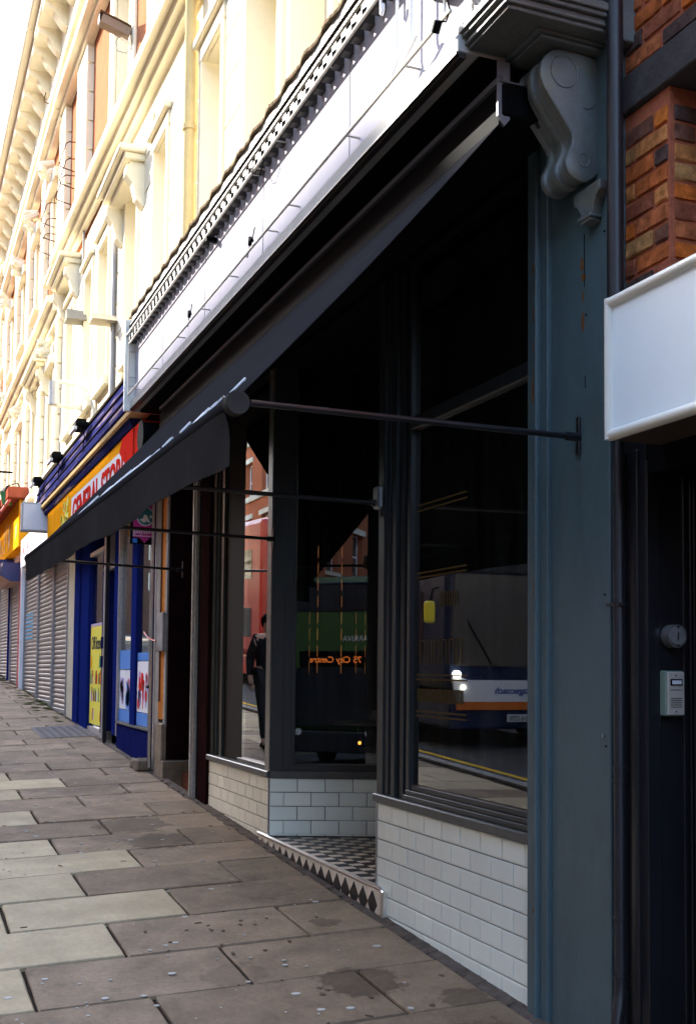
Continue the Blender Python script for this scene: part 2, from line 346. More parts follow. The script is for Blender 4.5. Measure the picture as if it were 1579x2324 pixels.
# ================================================================== GROUND
b = MB()
for (xa, xb) in ((40, 0), (0, -160)):
    b.add([(xa, 0.02, g(xa)-.02), (xb, 0.02, g(xb)-.02), (xb, -3.75, g(xb, -3.75)-.02), (xa, -3.75, g(xa, -3.75)-.02)], [(0, 1, 2, 3)])
pavement = kind(b.build('pavement', mortar))
joints = [.46, -.16, -.78, -1.40, -2.02, -2.65, -3.28, -3.88, -4.48, -5.12, -5.77, -6.35, -6.93]
while joints[-1] > -24: joints.append(joints[-1]-.6)
light_rows = {2: -1.93, 3: -1.46, 4: -1.02, 5: -1.47, 6: -1.0, 7: -1.47, 9: -1.47, 11: -1.47, 12: -1.0, 13: -1.2}
xs_rows = [3.0, 2.4, 1.75, 1.08] + joints
nslab = 0
def slab(x0, x1, ya, yb, material, name='paving_stone'):
    j = .0095
    dz = (rnd()-.5)*.008; tx = (rnd()-.5)*.006; ty = (rnd()-.5)*.006
    c = .008; q = MB()
    def jit(): return (rnd()-.5)*.012
    P4 = [(x0+j+jit(), ya+j+jit()*.6), (x1-j+jit(), ya+j+jit()*.6), (x1-j+jit(), yb-j+jit()*.6), (x0+j+jit(), yb-j+jit()*.6)]
    cx = (x0+x1)/2; cy = (ya+yb)/2
    # subdivide the outline so that worn edges wander a little
    outl = []
    for i in range(4):
        p, r_ = P4[i], P4[(i+1) % 4]; n = max(2, int(math.hypot(r_[0]-p[0], r_[1]-p[1])/.14))
        for k in range(n):
            t = k/n; e = 0 if k == 0 else .004
            outl.append((p[0]+(r_[0]-p[0])*t+(rnd()-.5)*e, p[1]+(r_[1]-p[1])*t+(rnd()-.5)*e))
    n = len(outl)
    def H(x, y): return g(x, min(y, -.0001))+dz+tx*(x-cx)*2+ty*(y-cy)*2
    bot = [(x, y, H(x, y)-.03) for x, y in outl]; mid = [(x, y, H(x, y)-c) for x, y in outl]
    top = []
    for x, y in outl:
        dx, dy = cx-x, cy-y; L_ = math.hypot(dx, dy); top.append((x+dx/L_*c*1.1, y+dy/L_*c*1.1, H(x, y)))
    q.add(bot+mid+top, [tuple(range(2*n, 3*n))]+[(i, (i+1) % n, n+(i+1) % n, n+i) for i in range(n)]+[(n+i, n+(i+1) % n, 2*n+(i+1) % n, 2*n+i) for i in range(n)])
    return q.build(name, material, pavement, origin=(cx, cy, g(cx, cy)))
LEN = .97
for r_i in range(len(xs_rows)-1):
    x1, x0 = xs_rows[r_i], xs_rows[r_i+1]
    jr = r_i-4  # row index counted from the first measured joint
    off = -.5 if (jr % 2 == 1) else -1.0
    if jr < 0: off = -.5 if (r_i % 2) else -1.0
    cuts = [-.07]+[off-LEN*k for k in range(0, 4) if off-LEN*k > -3.5]+[-3.55]
    for i in range(len(cuts)-1):
        if nslab >= 215: break
        ya, yb = cuts[i+1], cuts[i]
        lr = light_rows.get(jr)
        lite = lr is not None and yb <= lr+.1
        if not lite and ya < -2.2 and rnd() < .45: lite = True
        slab(x0, x1, ya, yb, slab_light if lite else slab_dark); nslab += 1
# the far slabs, beyond telling apart
q = MB(); x = xs_rows[-1]
rest = x
while x > -70:
    y = -.07-(rnd()*.5)
    while y > -3.5:
        yb = max(y-LEN, -3.55)
        q.hexa([(x-.592, yb, g(x-.6, yb)-.02), (x, yb, g(x, yb)-.02), (x, y-.01, g(x, y)-.02), (x-.592, y-.01, g(x-.6, y)-.02),
                (x-.592, yb, g(x-.6, yb)), (x, yb, g(x, yb)), (x, y-.01, g(x, y)), (x-.592, y-.01, g(x-.6, y))]); y = yb
    x -= .6
kind(q.build('far_paving', slab_dark, pavement), 'stuff')
# strip of dirt and mortar along the wall foot
q = MB()
for k in range(160):
    x = 1.2-k*.1; wdt = .03+.05*rnd()
    q.hexa([(x-.1, -.005-wdt-.03, g(x-.1)-.02), (x, -.005-wdt-.03, g(x)-.02), (x, 0.0, g(x)-.02), (x-.1, 0.0, g(x-.1)-.02),
            (x-.1, -.005-wdt-.02, g(x-.1, -.1)-.001), (x, -.005-wdt-.02, g(x, -.1)-.001), (x, 0.0, g(x)+.004+.006*rnd()), (x-.1, 0.0, g(x-.1)+.004+.006*rnd())])
kind(q.build('wall_foot_dirt', mat('grey_dirt', (.12, .10, .085), .95, var=.4, scale=14, bump=.7, bscale=50), pavement), 'stuff')
# trodden chewing gum, many small flat spots
q = MB()
for k in range(430):
    x = .4-14*rnd()**1.2; y = -.25-2.6*rnd(); rr = (.004+.011*rnd()**2)*1.15; n = 8; z = g(x, y)+.0035
    a0 = rnd()*6; st = 1+.5*rnd()
    pts = [(x+rr*math.cos(2*math.pi*i/n+a0)*(1+.25*rnd()), y+rr*st*math.sin(2*math.pi*i/n+a0), z) for i in range(n)]
    q.add(pts+[(p[0], p[1], z-.004) for p in pts], [tuple(range(n))]+[(i, (i+1) % n, n+(i+1) % n, n+i) for i in range(n)])
kind(q.build('chewing_gum_spots', gum), 'stuff')
q = MB()
for k in range(46):   # bits of litter, twigs and grit caught in the joints
    x = random.choice(joints[:14])+(rnd()-.5)*.05 if rnd() < .6 else .3-8*rnd(); y = -.1-2.4*rnd(); z = g(x, y)+.004; l = .01+.03*rnd(); a = rnd()*3
    q.obox((x, y, z), (l*math.cos(a), l*math.sin(a), 0), (-.006*math.sin(a), .006*math.cos(a), 0), (0, 0, .004))
kind(q.build('grit', mat('litter_bits', (.10, .07, .05), .9, var=.5, scale=30)), 'stuff')
# spilled wet patches and stains with outlines of their own
stain = mat('damp_stain', (.14, .10, .07), .7, var=.2, scale=20)
def blob(name, x, y, rx, ry, lab):
    n = 22; z = g(x, y); pts = []
    ph = [rnd()*6 for _ in range(4)]
    for i in range(n):
        a = 2*math.pi*i/n; rr = 1+.18*math.sin(2*a+ph[0])+.13*math.sin(3*a+ph[1])+.1*math.sin(5*a+ph[2])+.06*rnd()
        px, py = x+rx*rr*math.cos(a), y+ry*rr*math.sin(a); pts.append((px, py, g(px, py)+.0052))
    q = MB().add(pts+[(p[0], p[1], p[2]-.005) for p in pts], [tuple(range(n))]+[(i, (i+1) % n, n+(i+1) % n, n+i) for i in range(n)])
    return kind(q.build(name, stain, pavement), 'stuff')
for k in range(14): blob('wet_patch', -1.2-.6*rnd(), -.6-.75*rnd(), .008+.014*rnd(), .008, '')
for k in range(9): blob('wet_patch', .1-.9*rnd(), -.15-.9*rnd(), .008+.012*rnd(), .01, '')
# moss along the foot of the shutters
q = MB()
for k in range(90):
    x = -13.5-14*rnd(); y = -.03-.35*rnd()**2; r_ = .04+.08*rnd(); n = 7; z = g(x, y)+.004
    pts = [(x+r_*2*math.cos(2*math.pi*i/n)*(1+.3*rnd()), y+r_*.7*math.sin(2*math.pi*i/n), z) for i in range(n)]
    q.add(pts, [tuple(range(n))])
kind(q.build('moss', moss), 'stuff')

# kerb, road, markings, opposite pavement
def strip(name, y0, y1, dz0, dz1, material, xa=45, xb=-160, parent=None):
    q = MB()
    gg = lambda x: -.047*x+.03*-3.75
    q.hexa([(xb, y1, gg(xb)+dz0), (xa, y1, gg(xa)+dz0), (xa, y0, gg(xa)+dz0), (xb, y0, gg(xb)+dz0), (xb, y1, gg(xb)+dz1), (xa, y1, gg(xa)+dz1), (xa, y0, gg(xa)+dz1), (xb, y0, gg(xb)+dz1)])
    return q.build(name, material, parent)
kind(strip('kerb', -3.75, -3.90, -.2, 0, kerbstone))
kind(strip('road', -3.90, -11.6, -.3, -.11, asphalt))
kind(strip('yellow_line', -4.12, -4.22, -.11, -.106, yellow_paint)); kind(strip('yellow_line', -4.40, -4.50, -.11, -.106, yellow_paint))
kind(strip('yellow_line', -11.2, -11.3, -.11, -.106, yellow_paint))
q = MB()
for k in range(24):
    x = 10-k*5.; gg = -.047*x-.1125-.106; gg2 = -.047*(x-2.5)-.1125-.106
    q.add([(x, -7.75, gg), (x-2.5, -7.75, gg2), (x-2.5, -7.85, gg2), (x, -7.85, gg)], [(0, 1, 2, 3)])
kind(q.build('centre_line', white_paint))
kind(strip('far_kerb', -11.6, -11.75, -.3, .02, kerbstone)); kind(strip('far_pavement', -11.75, -14.5, -.3, .015, slab_dark))
q = MB(); q.add([(200, -14, -9.9), (-300, -14, 13.6), (-300, -300, 13.6), (200, -300, -9.9)], [(0, 1, 2, 3)])
q.add([(200, 1, -9.95), (-300, 1, 13.55), (-300, 300, 13.55), (200, 300, -9.95)], [(3, 2, 1, 0)])
kind(q.build('ground', asphalt))
# manhole cover in the pavement ahead of the blue shop
mh = thing('manhole_cover', 'rectangular ribbed metal cover set in the paving before the blue shop', 'manhole cover', (-12, -.35, g(-12, -.35)))
q = MB(); 
for i in range(14):
    for j in range(7):
        x = -12.6+.1*i; y = -.70+.11*j; q.box(x, x+.06, y, y+.07, g(x, y), g(x, y)+.007)
kind(q.build('tread_pattern', mat('worn_iron', (.10, .095, .10), .5, var=.3, scale=20), mh), 'stuff')
q = MB(); q.hexa([(-12.65, -.75, g(-12.65, -.75)-.02), (-11.2, -.75, g(-11.2, -.75)-.02), (-11.2, .0, g(-11.2, 0)-.02), (-12.65, .0, g(-12.65)-.02), (-12.65, -.75, g(-12.65, -.75)+.0045), (-11.2, -.75, g(-11.2, -.75)+.0045), (-11.2, .0, g(-11.2, 0)+.0045), (-12.65, 0, g(-12.65)+.0045)])
q.build('plate', mat('cover_plate', (.17, .15, .15), .6, var=.2, scale=9), mh)

# ================================================================== CAFE SHOPFRONT
shop = thing('shopfront', 'black cafe shopfront with white tiled stall risers and recessed doorway under the awning', 'shopfront', (-2.7, 0, g(-2.7)))
# --- tiles
TW, TH = .2035, .102
q = MB(); t_, e_ = .008, .007; w_, h_ = TW-.005, TH-.005
q.add([(0, 0, 0), (w_, 0, 0), (w_, 0, h_), (0, 0, h_), (0, -t_*.7, 0), (w_, -t_*.7, 0), (w_, -t_*.7, h_), (0, -t_*.7, h_), (e_, -t_, e_), (w_-e_, -t_, e_), (w_-e_, -t_, h_-e_), (e_, -t_, h_-e_)],
      [(0, 1, 5, 4), (1, 2, 6, 5), (2, 3, 7, 6), (3, 0, 4, 7), (4, 5, 9, 8), (5, 6, 10, 9), (6, 7, 11, 10), (7, 4, 8, 11), (8, 9, 10, 11)])
tile0 = q.build('tile', tilem, None); tile_me = tile0.data; bpy.data.objects.remove(tile0)
def tile_wall(parent, o, ang, width, ztop, zbot, material):
    dx, dy = math.cos(ang), math.sin(ang); row = 0; z = ztop
    while z > zbot:
        z1 = z-TH; u = 0. if row % 2 == 0 else -TW/2
        while u < width-.012:
            a = max(u, 0); bb = min(u+TW, width); k = (bb-a)/TW; zz = max(z1, zbot); kz = (z-zz)/TH
            if k > .06 and kz > .1:
                inst(tile_me, 'tile', (o[0]+dx*a, o[1]+dy*a+(rnd()-.5)*.0012, zz), parent, (0, 0, ang+(rnd()-.5)*.004), (k, 1, kz), material)
            u += TW
        z = z1; row += 1
    return
rr_ = MB(); rr_.box(-1.69, 0, .0, .2, -.1, .70)
riserR = rr_.build('stall_riser', grout, shop, label='white tiled stall riser under the right hand window')
tile_wall(riserR, (-1.688, 0, 0), 0, 1.688, .699, -.06, tilem)
riserL = MB().box(-5.42, -3.705, 0, .2, .05, .652).build('stall_riser', grout, shop, label='white tiled stall riser under the left hand window, warm light put into its colour')
tile_wall(riserL, (-5.42, 0, 0), 0, 1.715, .651, .12, tile_warmlit)
RA = math.atan2(.929, .37); RD = Vector((math.cos(RA), math.sin(RA), 0)); RN = Vector((math.sin(RA), -math.cos(RA), 0))  # RN faces the street side
RO = Vector((-3.70, 0.0, 0))
riserB = MB().obox(RO+Vector((0, 0, .1)), RD*1.05, -RN*.18, (0, 0, .552)).build('stall_riser', grout, shop, label='white tiled stall riser splayed back beside the doorway')
tile_wall(riserB, (RO.x+RN.x*.0, RO.y+RN.y*.0, 0), RA, 1.03, .651, .232, tilem)
MB().box(-1.70, -1.686, -.012, .15, -.05, .70).build('tile_trim', steel, shop)
MB().box(-3.712, -3.698, -.012, .0, .1, .652).build('tile_trim', steel, shop)
# --- sills
q = MB().box(-1.715, 0, -.03, .12, .70, .748, .006); q.build('window_sill', sillm, shop)
q = MB().box(-5.45, -3.69, -.03, .12, .652, .70, .006); q.build('window_sill', sillm, shop)
q = MB().obox(RO+RN*.03+Vector((0, 0, .653))-RD*.0, RD*1.05, -RN*.14, (0, 0, .047)); q.build('window_sill', sillm, shop)
# --- doorway floor
fl = MB().box(-3.9, -1.5, -.0, 1.6, .1, .222).build('doorway_floor', diam_c, shop)
q = MB(); a = .09
for i in range(27):
    for j in range(17):
        if (i+j) % 2 == 0:
            x = -3.88+i*a; y = .02+j*a
            if x+a < -1.5: q.box(x, x+a, y, y+a, .20, .2235)
kind(q.build('dark_floor_tiles', diam_k, fl), 'stuff')
# --- step with harlequin tiles
step = MB().box(-3.87, -1.595, -.028, .0, .0, .222).build('step_riser', diam_c, shop)
n_d = 16; px_ = (3.85-1.63)/n_d
dm = MB().add([(-px_/2*.97, 0, 0), (0, 0, -.074), (px_/2*.97, 0, 0), (0, 0, .074), (-px_/2*.97, -.004, 0), (0, -.004, -.074), (px_/2*.97, -.004, 0), (0, -.004, .074)], [(4, 5, 6, 7), (0, 1, 5, 4), (1, 2, 6, 5), (2, 3, 7, 6), (3, 0, 4, 7)]).build('diamond_tile', diam_k)
dme = dm.data; bpy.data.objects.remove(dm)
for i in range(n_d): inst(dme, 'diamond_tile', (-3.85+px_*(i+.5), -.0285, .128), step)
q = MB().tube([(-3.90, -.026, .226), (-1.60, -.026, .226), (-1.575, -.026, .218), (-1.57, -.026, .2), (-1.57, -.026, .03)], .011, 8)
q.build('metal_edge_trim', chrome, shop, smooth=True)
q = MB().box(-1.568, -1.545, -.035, .0, .03, .222, .006); q.build('metal_edge_trim', chrome, shop)
# --- right window frame
TOPZ = 3.70
def post(x0, x1, y0, y1, z0, z1, m_=slate, steps=0, name='frame_post'):
    q = MB().box(x0, x1, y0, y1, z0, z1, .004); return q.build(name, m_, shop)
post(-1.70, -1.615, -.01, .14, .748, TOPZ)
q = MB()
for i, (x, y) in enumerate([(-1.615, .0), (-1.575, .012), (-1.535, .004), (-1.49, .03), (-1.455, .02), (-1.41, .045)]):
    q.box(x, x+.05, y, .14, .748, TOPZ, .003)
q.box(-1.37, -1.33, .02, .10, .748, TOPZ, .003)
q.build('frame_moulding', slate, shop)
q = MB()
for (y, z0, z1) in [(-.002, .748, .775), (.012, .775, .80), (.03, .80, .83)]: q.box(-1.36, 0, y, .12, z0, z1, .003)
q.build('bottom_rail', slate, shop)
MB().box(-1.33, 0, .02, .09, 2.77, 2.84, .004).build('transom_bar', slate, shop)
MB().box(-1.33, 0, .05, .056, .83, 2.77).build('window_pane', glass, shop)
MB().box(-1.33, 0, .05, .056, 2.84, TOPZ).build('window_pane', glass, shop)
# --- left window frame
q = MB()
for x0, x1, y in ((-5.44, -5.34, 0), (-5.34, -5.29, .02), (-5.29, -5.19, .035), (-5.19, -5.14, .02)): q.box(x0, x1, y, .14, .70, TOPZ, .003)
q.build('frame_moulding', mat('olive_grey_gloss', (.05, .052, .045), .3, var=.25, scale=6, stretch=(1, 1, .2)), shop)
MB().box(-5.14, -4.58, .045, .12, .70, TOPZ).build('dark_reflection_panel', mat('dark_reflection_brown', (.010, .006, .005), .8, var=.5, scale=60, spec=.15), shop)  # brown panel added in place of a dark reflection in the glass
q = MB().box(-4.58, -3.80, .0, .12, .70, .735, .003); q.build('bottom_rail', slate, shop)
MB().box(-4.58, -3.80, .04, .046, .735, TOPZ).build('window_pane', glass, shop)
# corner post, in one pale metal
q = MB().box(-3.80, -3.70, -.012, .0, .70, TOPZ, .002).box(-3.80, -3.70, .0, .12, .70, TOPZ, .002)
q.build('corner_post', mat('pale_metal_edge', (.30, .28, .25), .3, metal=.6, var=.2, scale=20), shop)
q = MB().obox(RO+RN*.012+Vector((0, 0, .70)), RD*.09, -RN*.13, (0, 0, 3.0)).obox(RO+RN*.002+RD*.09+Vector((0, 0, .70)), RD*.05, -RN*.12, (0, 0, 3.0)).obox(RO-RN*.012+RD*.14+Vector((0, 0, .70)), RD*.035, -RN*.1, (0, 0, 3.0))
q.build('frame_post', slate, shop)
q = MB().obox(RO+RN*.012+RD*.85+Vector((0, 0, .70)), RD*.18, -RN*.13, (0, 0, 3.0)).obox(RO-RN*.002+RD*.78+Vector((0, 0, .70)), RD*.07, -RN*.11, (0, 0, 3.0)); q.build('frame_post', slate, shop)
q = MB().obox(RO+RN*.005+RD*.175+Vector((0, 0, .70)), RD*.61, -RN*.1, (0, 0, .05)); q.build('bottom_rail', slate, shop)
MB().obox(RO-RN*.04+RD*.175+Vector((0, 0, .75)), RD*.61, -RN*.006, (0, 0, 2.95)).build('window_pane', glass, shop)
# door at the back of the recess
q = MB().box(-3.31, -3.2, .98, 1.08, .222, 3.7).box(-2.25, -2.14, .98, 1.08, .222, 3.7).box(-3.31, -2.14, .98, 1.08, 2.45, 2.53)
q.build('door_frame', slate, shop)
dr = MB().box(-3.2, -3.08, 1.0, 1.05, .23, 2.44).box(-2.37, -2.25, 1.0, 1.05, .23, 2.44).box(-3.08, -2.37, 1.0, 1.05, .23, .5).box(-3.08, -2.37, 1.0, 1.05, 2.3, 2.44).build('door', slate, shop)
MB().box(-3.08, -2.37, 1.02, 1.028, .5, 2.3).build('door_pane', glass, dr)
MB().tube([(-2.43, .96, 1.1), (-2.43, .96, 1.5)], .014).build('door_handle', steel, dr, smooth=True)
# right hand splay behind the big window
L0 = Vector((-1.70, .12, 0)); LD = (Vector((-2.14, 1.0, 0))-L0)
q = MB().obox(L0+Vector((0, 0, .0)), LD, (.12, 0.05, 0), (0, 0, .75)); q.build('side_riser', grout, shop)
MB().obox(L0+Vector((.0, 0, .75)), LD, (.006, .003, 0), (0, 0, 2.9)).build('window_pane', glass, shop)
MB().obox(L0+LD*.86+Vector((.0, 0, .75)), LD*.14, (.08, .03, 0), (0, 0, 2.9)).build('frame_post', slate, shop)
# soffit of recess, black fascia board, interior shell
MB().box(-6.0, .0, .0, 1.5, TOPZ, TOPZ+.05).build('recess_soffit', black, shop)
MB().box(-5.5, .0, -.03, .10, TOPZ+.05, 3.97).build('fascia_backing', black, shop)
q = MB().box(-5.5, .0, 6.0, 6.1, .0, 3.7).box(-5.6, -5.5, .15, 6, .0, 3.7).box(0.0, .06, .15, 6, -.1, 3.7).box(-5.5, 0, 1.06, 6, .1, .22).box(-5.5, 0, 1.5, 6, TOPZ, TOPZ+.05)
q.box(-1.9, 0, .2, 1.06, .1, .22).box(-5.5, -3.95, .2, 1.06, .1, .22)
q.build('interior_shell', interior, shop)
# gilt lines and outlined letters on the big pane, letter-like loops only
q = MB()
def gl_line(z, x0=-1.30, x1=-.72, yy=.046): q.box(x0, x1, yy, yy+.002, z, z+.008)
for z in (2.34, 2.31, 1.97, 1.945, 1.42, 1.395, 1.225, 1.20): gl_line(z)
def outline(x, z, w, h):
    t = .006
    q.box(x, x+t, .046, .048, z, z+h); q.box(x+w-t, x+w, .046, .048, z, z+h); q.box(x+t, x+w-t, .046, .048, z+h-t, z+h)
for i in range(4): outline(-1.02+.055*i, 1.78, .035, .075)
for i in range(6): outline(-1.25+.085*i, 1.48, .055, .13)
for i in range(12): outline(-1.28+.045*i, 1.28, .028, .07)
kind(q.build('gilt_lettering', goldline, shop), 'stuff')

# --- light strands behind the splayed window
for i, u in enumerate((.27, .33, .51, .62, .69)):
    p = RO+RD*u-RN*(.18); st = thing('light_strand', ['hanging strand of amber filament lights nearest the dark corner post', 'second hanging strand of amber filament lights from the corner post', 'third hanging strand of amber filament lights, mid window', 'fourth hanging strand of amber filament lights, right of mid window', 'last hanging strand of amber filament lights beside the right frame post'][i], 'light strand', (p.x, p.y, 1.3), 'amber light strands in the splayed window')
    MB().tube([(p.x, p.y, 1.3), (p.x, p.y, TOPZ)], .0015, 5).build('cable', black, st)
    q = MB(); z = 1.42
    while z < (2.35 if i in (1, 2) else 1.9): q.tube([(p.x, p.y, z), (p.x, p.y, z+.085)], .0035 if i in (1, 2) else .0018, 5); z += .125
    q.build('filament_tube', glow, st)
# --- table seen through the glass
tb = thing('cafe_table', 'round wooden topped cafe table inside behind the splayed window', 'table', (-6.5+2.2, 1.7, .22))
cx_, cy_ = -4.95, 1.22
tb.location = (cx_, cy_, .22); WL[tb.name] = Vector((cx_, cy_, .22))
MB().tube([(cx_, cy_, .97), (cx_, cy_, 1.0)], .30, 36).build('tabletop', wood, tb)
MB().tube([(cx_, cy_, .24), (cx_, cy_, .97)], .03, 10).build('leg', black, tb)
MB().tube([(cx_, cy_, .22), (cx_, cy_, .24)], .2, 20).build('foot', black, tb)
jr_ = MB().tube([(cx_+.12, cy_+.1, 1.001), (cx_+.12, cy_+.1, 1.10)], .035, 14, r2=.033)
tag(jr_.build('glass_jar', mat('pale_jar_glass', (.35, .42, .35), .15), smooth=True, origin=(cx_+.12, cy_+.1, 1.001)), 'small clear glass jar standing on the wooden cafe table', 'jar')
lamp = thing('floor_lamp', 'small amber indicator lamp low in the dark cafe interior', 'lamp', (-4.9, 1.2, .22))
MB().tube([(-4.9, 1.2, .22), (-4.9, 1.2, .80)], .01, 6).build('stem', black, lamp)
MB().tube([(-4.9, 1.2, .80), (-4.9, 1.2, .825)], .013, 10).build('lens', glowspot, lamp)

# ================================================================== PILASTER WITH CONSOLE AND CORNICE BOX
pil = thing('pilaster', 'grey green painted timber pilaster right of the cafe window, with scrolled console on top', 'pilaster', (.3, 0, g(.3)))
q = MB().box(0, .075, -.035, .2, -.15, 3.95, .006).box(.075, .095, -.048, .2, -.15, 3.95, .006).box(.095, .155, -.028, .2, -.15, 3.95, .004)
q.build('edge_moulding', pilm, pil)
MB().box(.155, .565, -.008, .2, -.15, 3.95, .004).build('shaft', pilm, pil)
MB().box(.565, .59, -.016, .2, -.15, 3.95, .004).build('edge_moulding', pilm, pil)
# split board and screw heads
q = MB()
for (z, x, h) in ((3.02, .405, .22), (2.60, .41, .05), (2.35, .565, .5), (1.5, .567, .3), (.9, .567, .2)): q.box(x, x+.004, -.0095, -.004, z, z+h)
q.build('crack', black, pil)
q = MB()
for (x, z) in ((.545, 1.75), (.55, 1.16), (.42, 2.9), (.55, 3.2), (.55, 2.5)): MB().tube([(x, -.012, z), (x, -.007, z)], .004, 6).build('screw_head', black, pil)
MB().tube([(.535, -.013, 1.20), (.535, -.007, 1.20)], .008, 8).build('screw_head', steel, pil, label='bright screw head halfway up the shaft')
# rust runs as thin flakes
q = MB()
for (x, z, w_2, h) in ((.060, 3.0, .010, .09), (.066, 2.86, .012, .07), (.062, 3.12, .008, .05), (.39, 3.12, .014, .05), (.395, 2.88, .012, .07), (.070, .35, .012, .05), (.068, .30, .008, .04), (.05, 2.66, .008, .12), (.064, 2.74, .014, .05), (.058, 3.2, .01, .04), (.40, 3.06, .018, .03), (.398, 2.98, .006, .05), (.064, .44, .02, .03), (.06, 1.8, .006, .08)):
    y = -.0362 if x < .09 else -.0092
    n = 9; pts = [(x+w_2*math.cos(6.283*i/n)*(.6+.6*rnd()), y, z+h*.6*math.sin(6.283*i/n)*(.6+.6*rnd())) for i in range(n)]
    q.add(pts+[(p[0], p[1]+.003, p[2]) for p in pts], [tuple(range(n))]+[(i, (i+1) % n, n+(i+1) % n, n+i) for i in range(n)])
kind(q.build('rust_patch', rust, pil), 'stuff')
# console: profile in y,z  (back at y=0)
prof = [(0, 3.93), (-.07, 3.935), (-.13, 3.94), (-.175, 3.938), (-.215, 3.925), (-.245, 3.90), (-.265, 3.87), (-.272, 3.835), (-.268, 3.80), (-.252, 3.765), (-.228, 3.73), (-.20, 3.695), (-.172, 3.66), (-.148, 3.63), (-.130, 3.605), (-.122, 3.58), (-.126, 3.55), (-.140, 3.52), (-.152, 3.495), (-.155, 3.47), (-.146, 3.445), (-.125, 3.425), (-.095, 3.413), (-.06, 3.415), (-.03, 3.43), (-.012, 3.45), (0, 3.47)]
con = MB()
def shrink(pr_, d):
    out = []
    n = len(pr_)
    for i, p in enumerate(pr_):
        a_, c_ = pr_[max(i-1, 0)], pr_[min(i+1, n-1)]
        tx, tz = c_[0]-a_[0], c_[1]-a_[1]; L_ = math.hypot(tx, tz); nx, nz = tz/L_, -tx/L_
        # inward is towards the back: flip if it points to the street
        cxp, czp = -.08, 3.7
        if (nx*(p[0]+.09)+nz*(p[1]-3.70)*.2) > 0: nx, nz = -nx, -nz
        out.append((min(p[0]-nx*-d if False else p[0]+nx*d, 0), p[1]+nz*d))
    return out
def sweep(xs_ds):
    """loft the profile across x with insets, making beads and hollows across the front"""
    m_ = MB(); n = len(prof); base = []
    for (x, d) in xs_ds:
        pr_ = [(min(p[0]*(1-d/.2)+0, 0), 3.68+(p[1]-3.68)*(1-d/.3)) for p in prof]
        m_.v += [(x, p[0], p[1]) for p in pr_]
    for k in range(len(xs_ds)-1):
        for i in range(n-1): m_.f.append((k*n+i, k*n+i+1, (k+1)*n+i+1, (k+1)*n+i))
    m_.f.append(tuple(range(n))); m_.f.append(tuple(range((len(xs_ds)-1)*n, len(xs_ds)*n))[::-1])
    return m_
cs = sweep([(.30, .006), (.305, 0), (.328, 0), (.332, .004), (.336, .014), (.355, .024), (.375, .024), (.388, .014), (.392, .002), (.397, 0), (.415, 0), (.420, .002), (.424, .014), (.44, .024), (.458, .024), (.472, .014), (.476, .004), (.48, 0), (.498, 0), (.502, .006)])
console = cs.build('console', conm, pil, smooth=True)
for (cy, cz, rr) in ((-.165, 3.845, .062), (-.075, 3.50, .027)):
    q = MB(); n = 28
    ring = [(.5035, cy+rr*math.cos(6.2832*i/n), cz+rr*1.05*math.sin(6.2832*i/n)) for i in range(n)]+[(.5035, cy+rr*math.cos(0), cz)]
    q.tube(ring, .0028, 5, cap=False); q.build('carved_roundel', conm, console, smooth=True)
q = MB().tube([(.503, -.075, 3.715), (.503, -.055, 3.712), (.503, -.035, 3.722), (.503, -.018, 3.745)], .003, 5); q.tube([(.503, -.095, 3.71), (.503, -.085, 3.66), (.503, -.06, 3.60), (.503, -.055, 3.56)], .0022, 5)
q.build('carved_line', conm, console, smooth=True)
# abacus and cornice steps
q = MB().box(.27, .545, -.30, .0, 3.938, 3.952, .004).box(.255, .56, -.32, .0, 3.952, 3.968, .004)
q.build('abacus', conm, pil)
q = MB()
for (i_, (d, z0, z1)) in enumerate([(0.04, 3.965, 3.982), (.025, 3.982, 3.995), (.03, 3.995, 4.012), (.012, 4.012, 4.03), (.0, 4.03, 4.06), (.015, 4.06, 4.075)]):
    q.box(.285+d*.5, .665-d, -.53+d, .0, z0, z1, .003)
q.build('cornice', capm, pil)
q = MB().box(.30, .625, -.50, .0, 4.075, 4.95, .004); cb = q.build('cornice_box', capm, pil)
MB().box(.625, .632, -.49, -.44, 4.09, 4.95).box(.625, .632, -.10, -.03, 4.09, 4.95).box(.625, .632, -.44, -.10, 4.09, 4.14).build('box_panel_frame', capm, cb)
MB().box(.59, .66, -.03, .1, 3.93, 5.2, .004).build('edge_board', capm, pil)
# drop ornament
q = MB().prism([(.40, 3.395), (.40, 3.345), (.425, 3.33), (.445, 3.30), (.45, 3.275), (.53, 3.275), (.535, 3.30), (.55, 3.335), (.585, 3.355), (.585, 3.395)], 'y', -.055, -.008)
q.build('drop_ornament', conm, pil, bevel=.004)
q = MB().box(.445, .535, -.066, -.008, 3.262, 3.277, .003).box(.455, .525, -.06, -.008, 3.25, 3.262, .003); q.build('drop_moulding', conm, pil)

# ================================================================== FASCIA SIGN
SX0, SX1, SY = -6.63, .30, -.50
fs = thing('fascia_sign', 'long blank white fascia sign above the awning with dentil cornice and bare tube frame', 'sign', (-3.2, -.3, 3.95))
MB().box(SX0+.04, SX1, SY, -.05, 4.03, 4.80).build('panel', signwhite, fs)
for jx in (-.98, -2.45, -3.9, -5.35): MB().box(jx, jx+.006, SY-.0025, SY+.002, 4.03, 4.79).build('panel_joint', mat('joint_line', (.34, .33, .35), .8), fs)
MB().box(SX0, SX0+.04, SY-.10, -.0, 3.93, 4.83, .004).build('end_board', signframe, fs)
q = MB().box(SX0+.04, SX1, SY-.035, -.05, 3.955, 4.028, .004); q.build('bottom_ledge', ledgew, fs)
MB().box(SX0+.04, SX1, SY-.045, SY-.0, 3.94, 3.953, .002).box(SX0+.04, SX1, SY-.03, SY, 3.93, 3.94).build('drip_edge', bronze, fs)
MB().box(SX0+.04, SX1, -.44, -.0, 3.925, 3.953).build('soffit_board', black, fs)
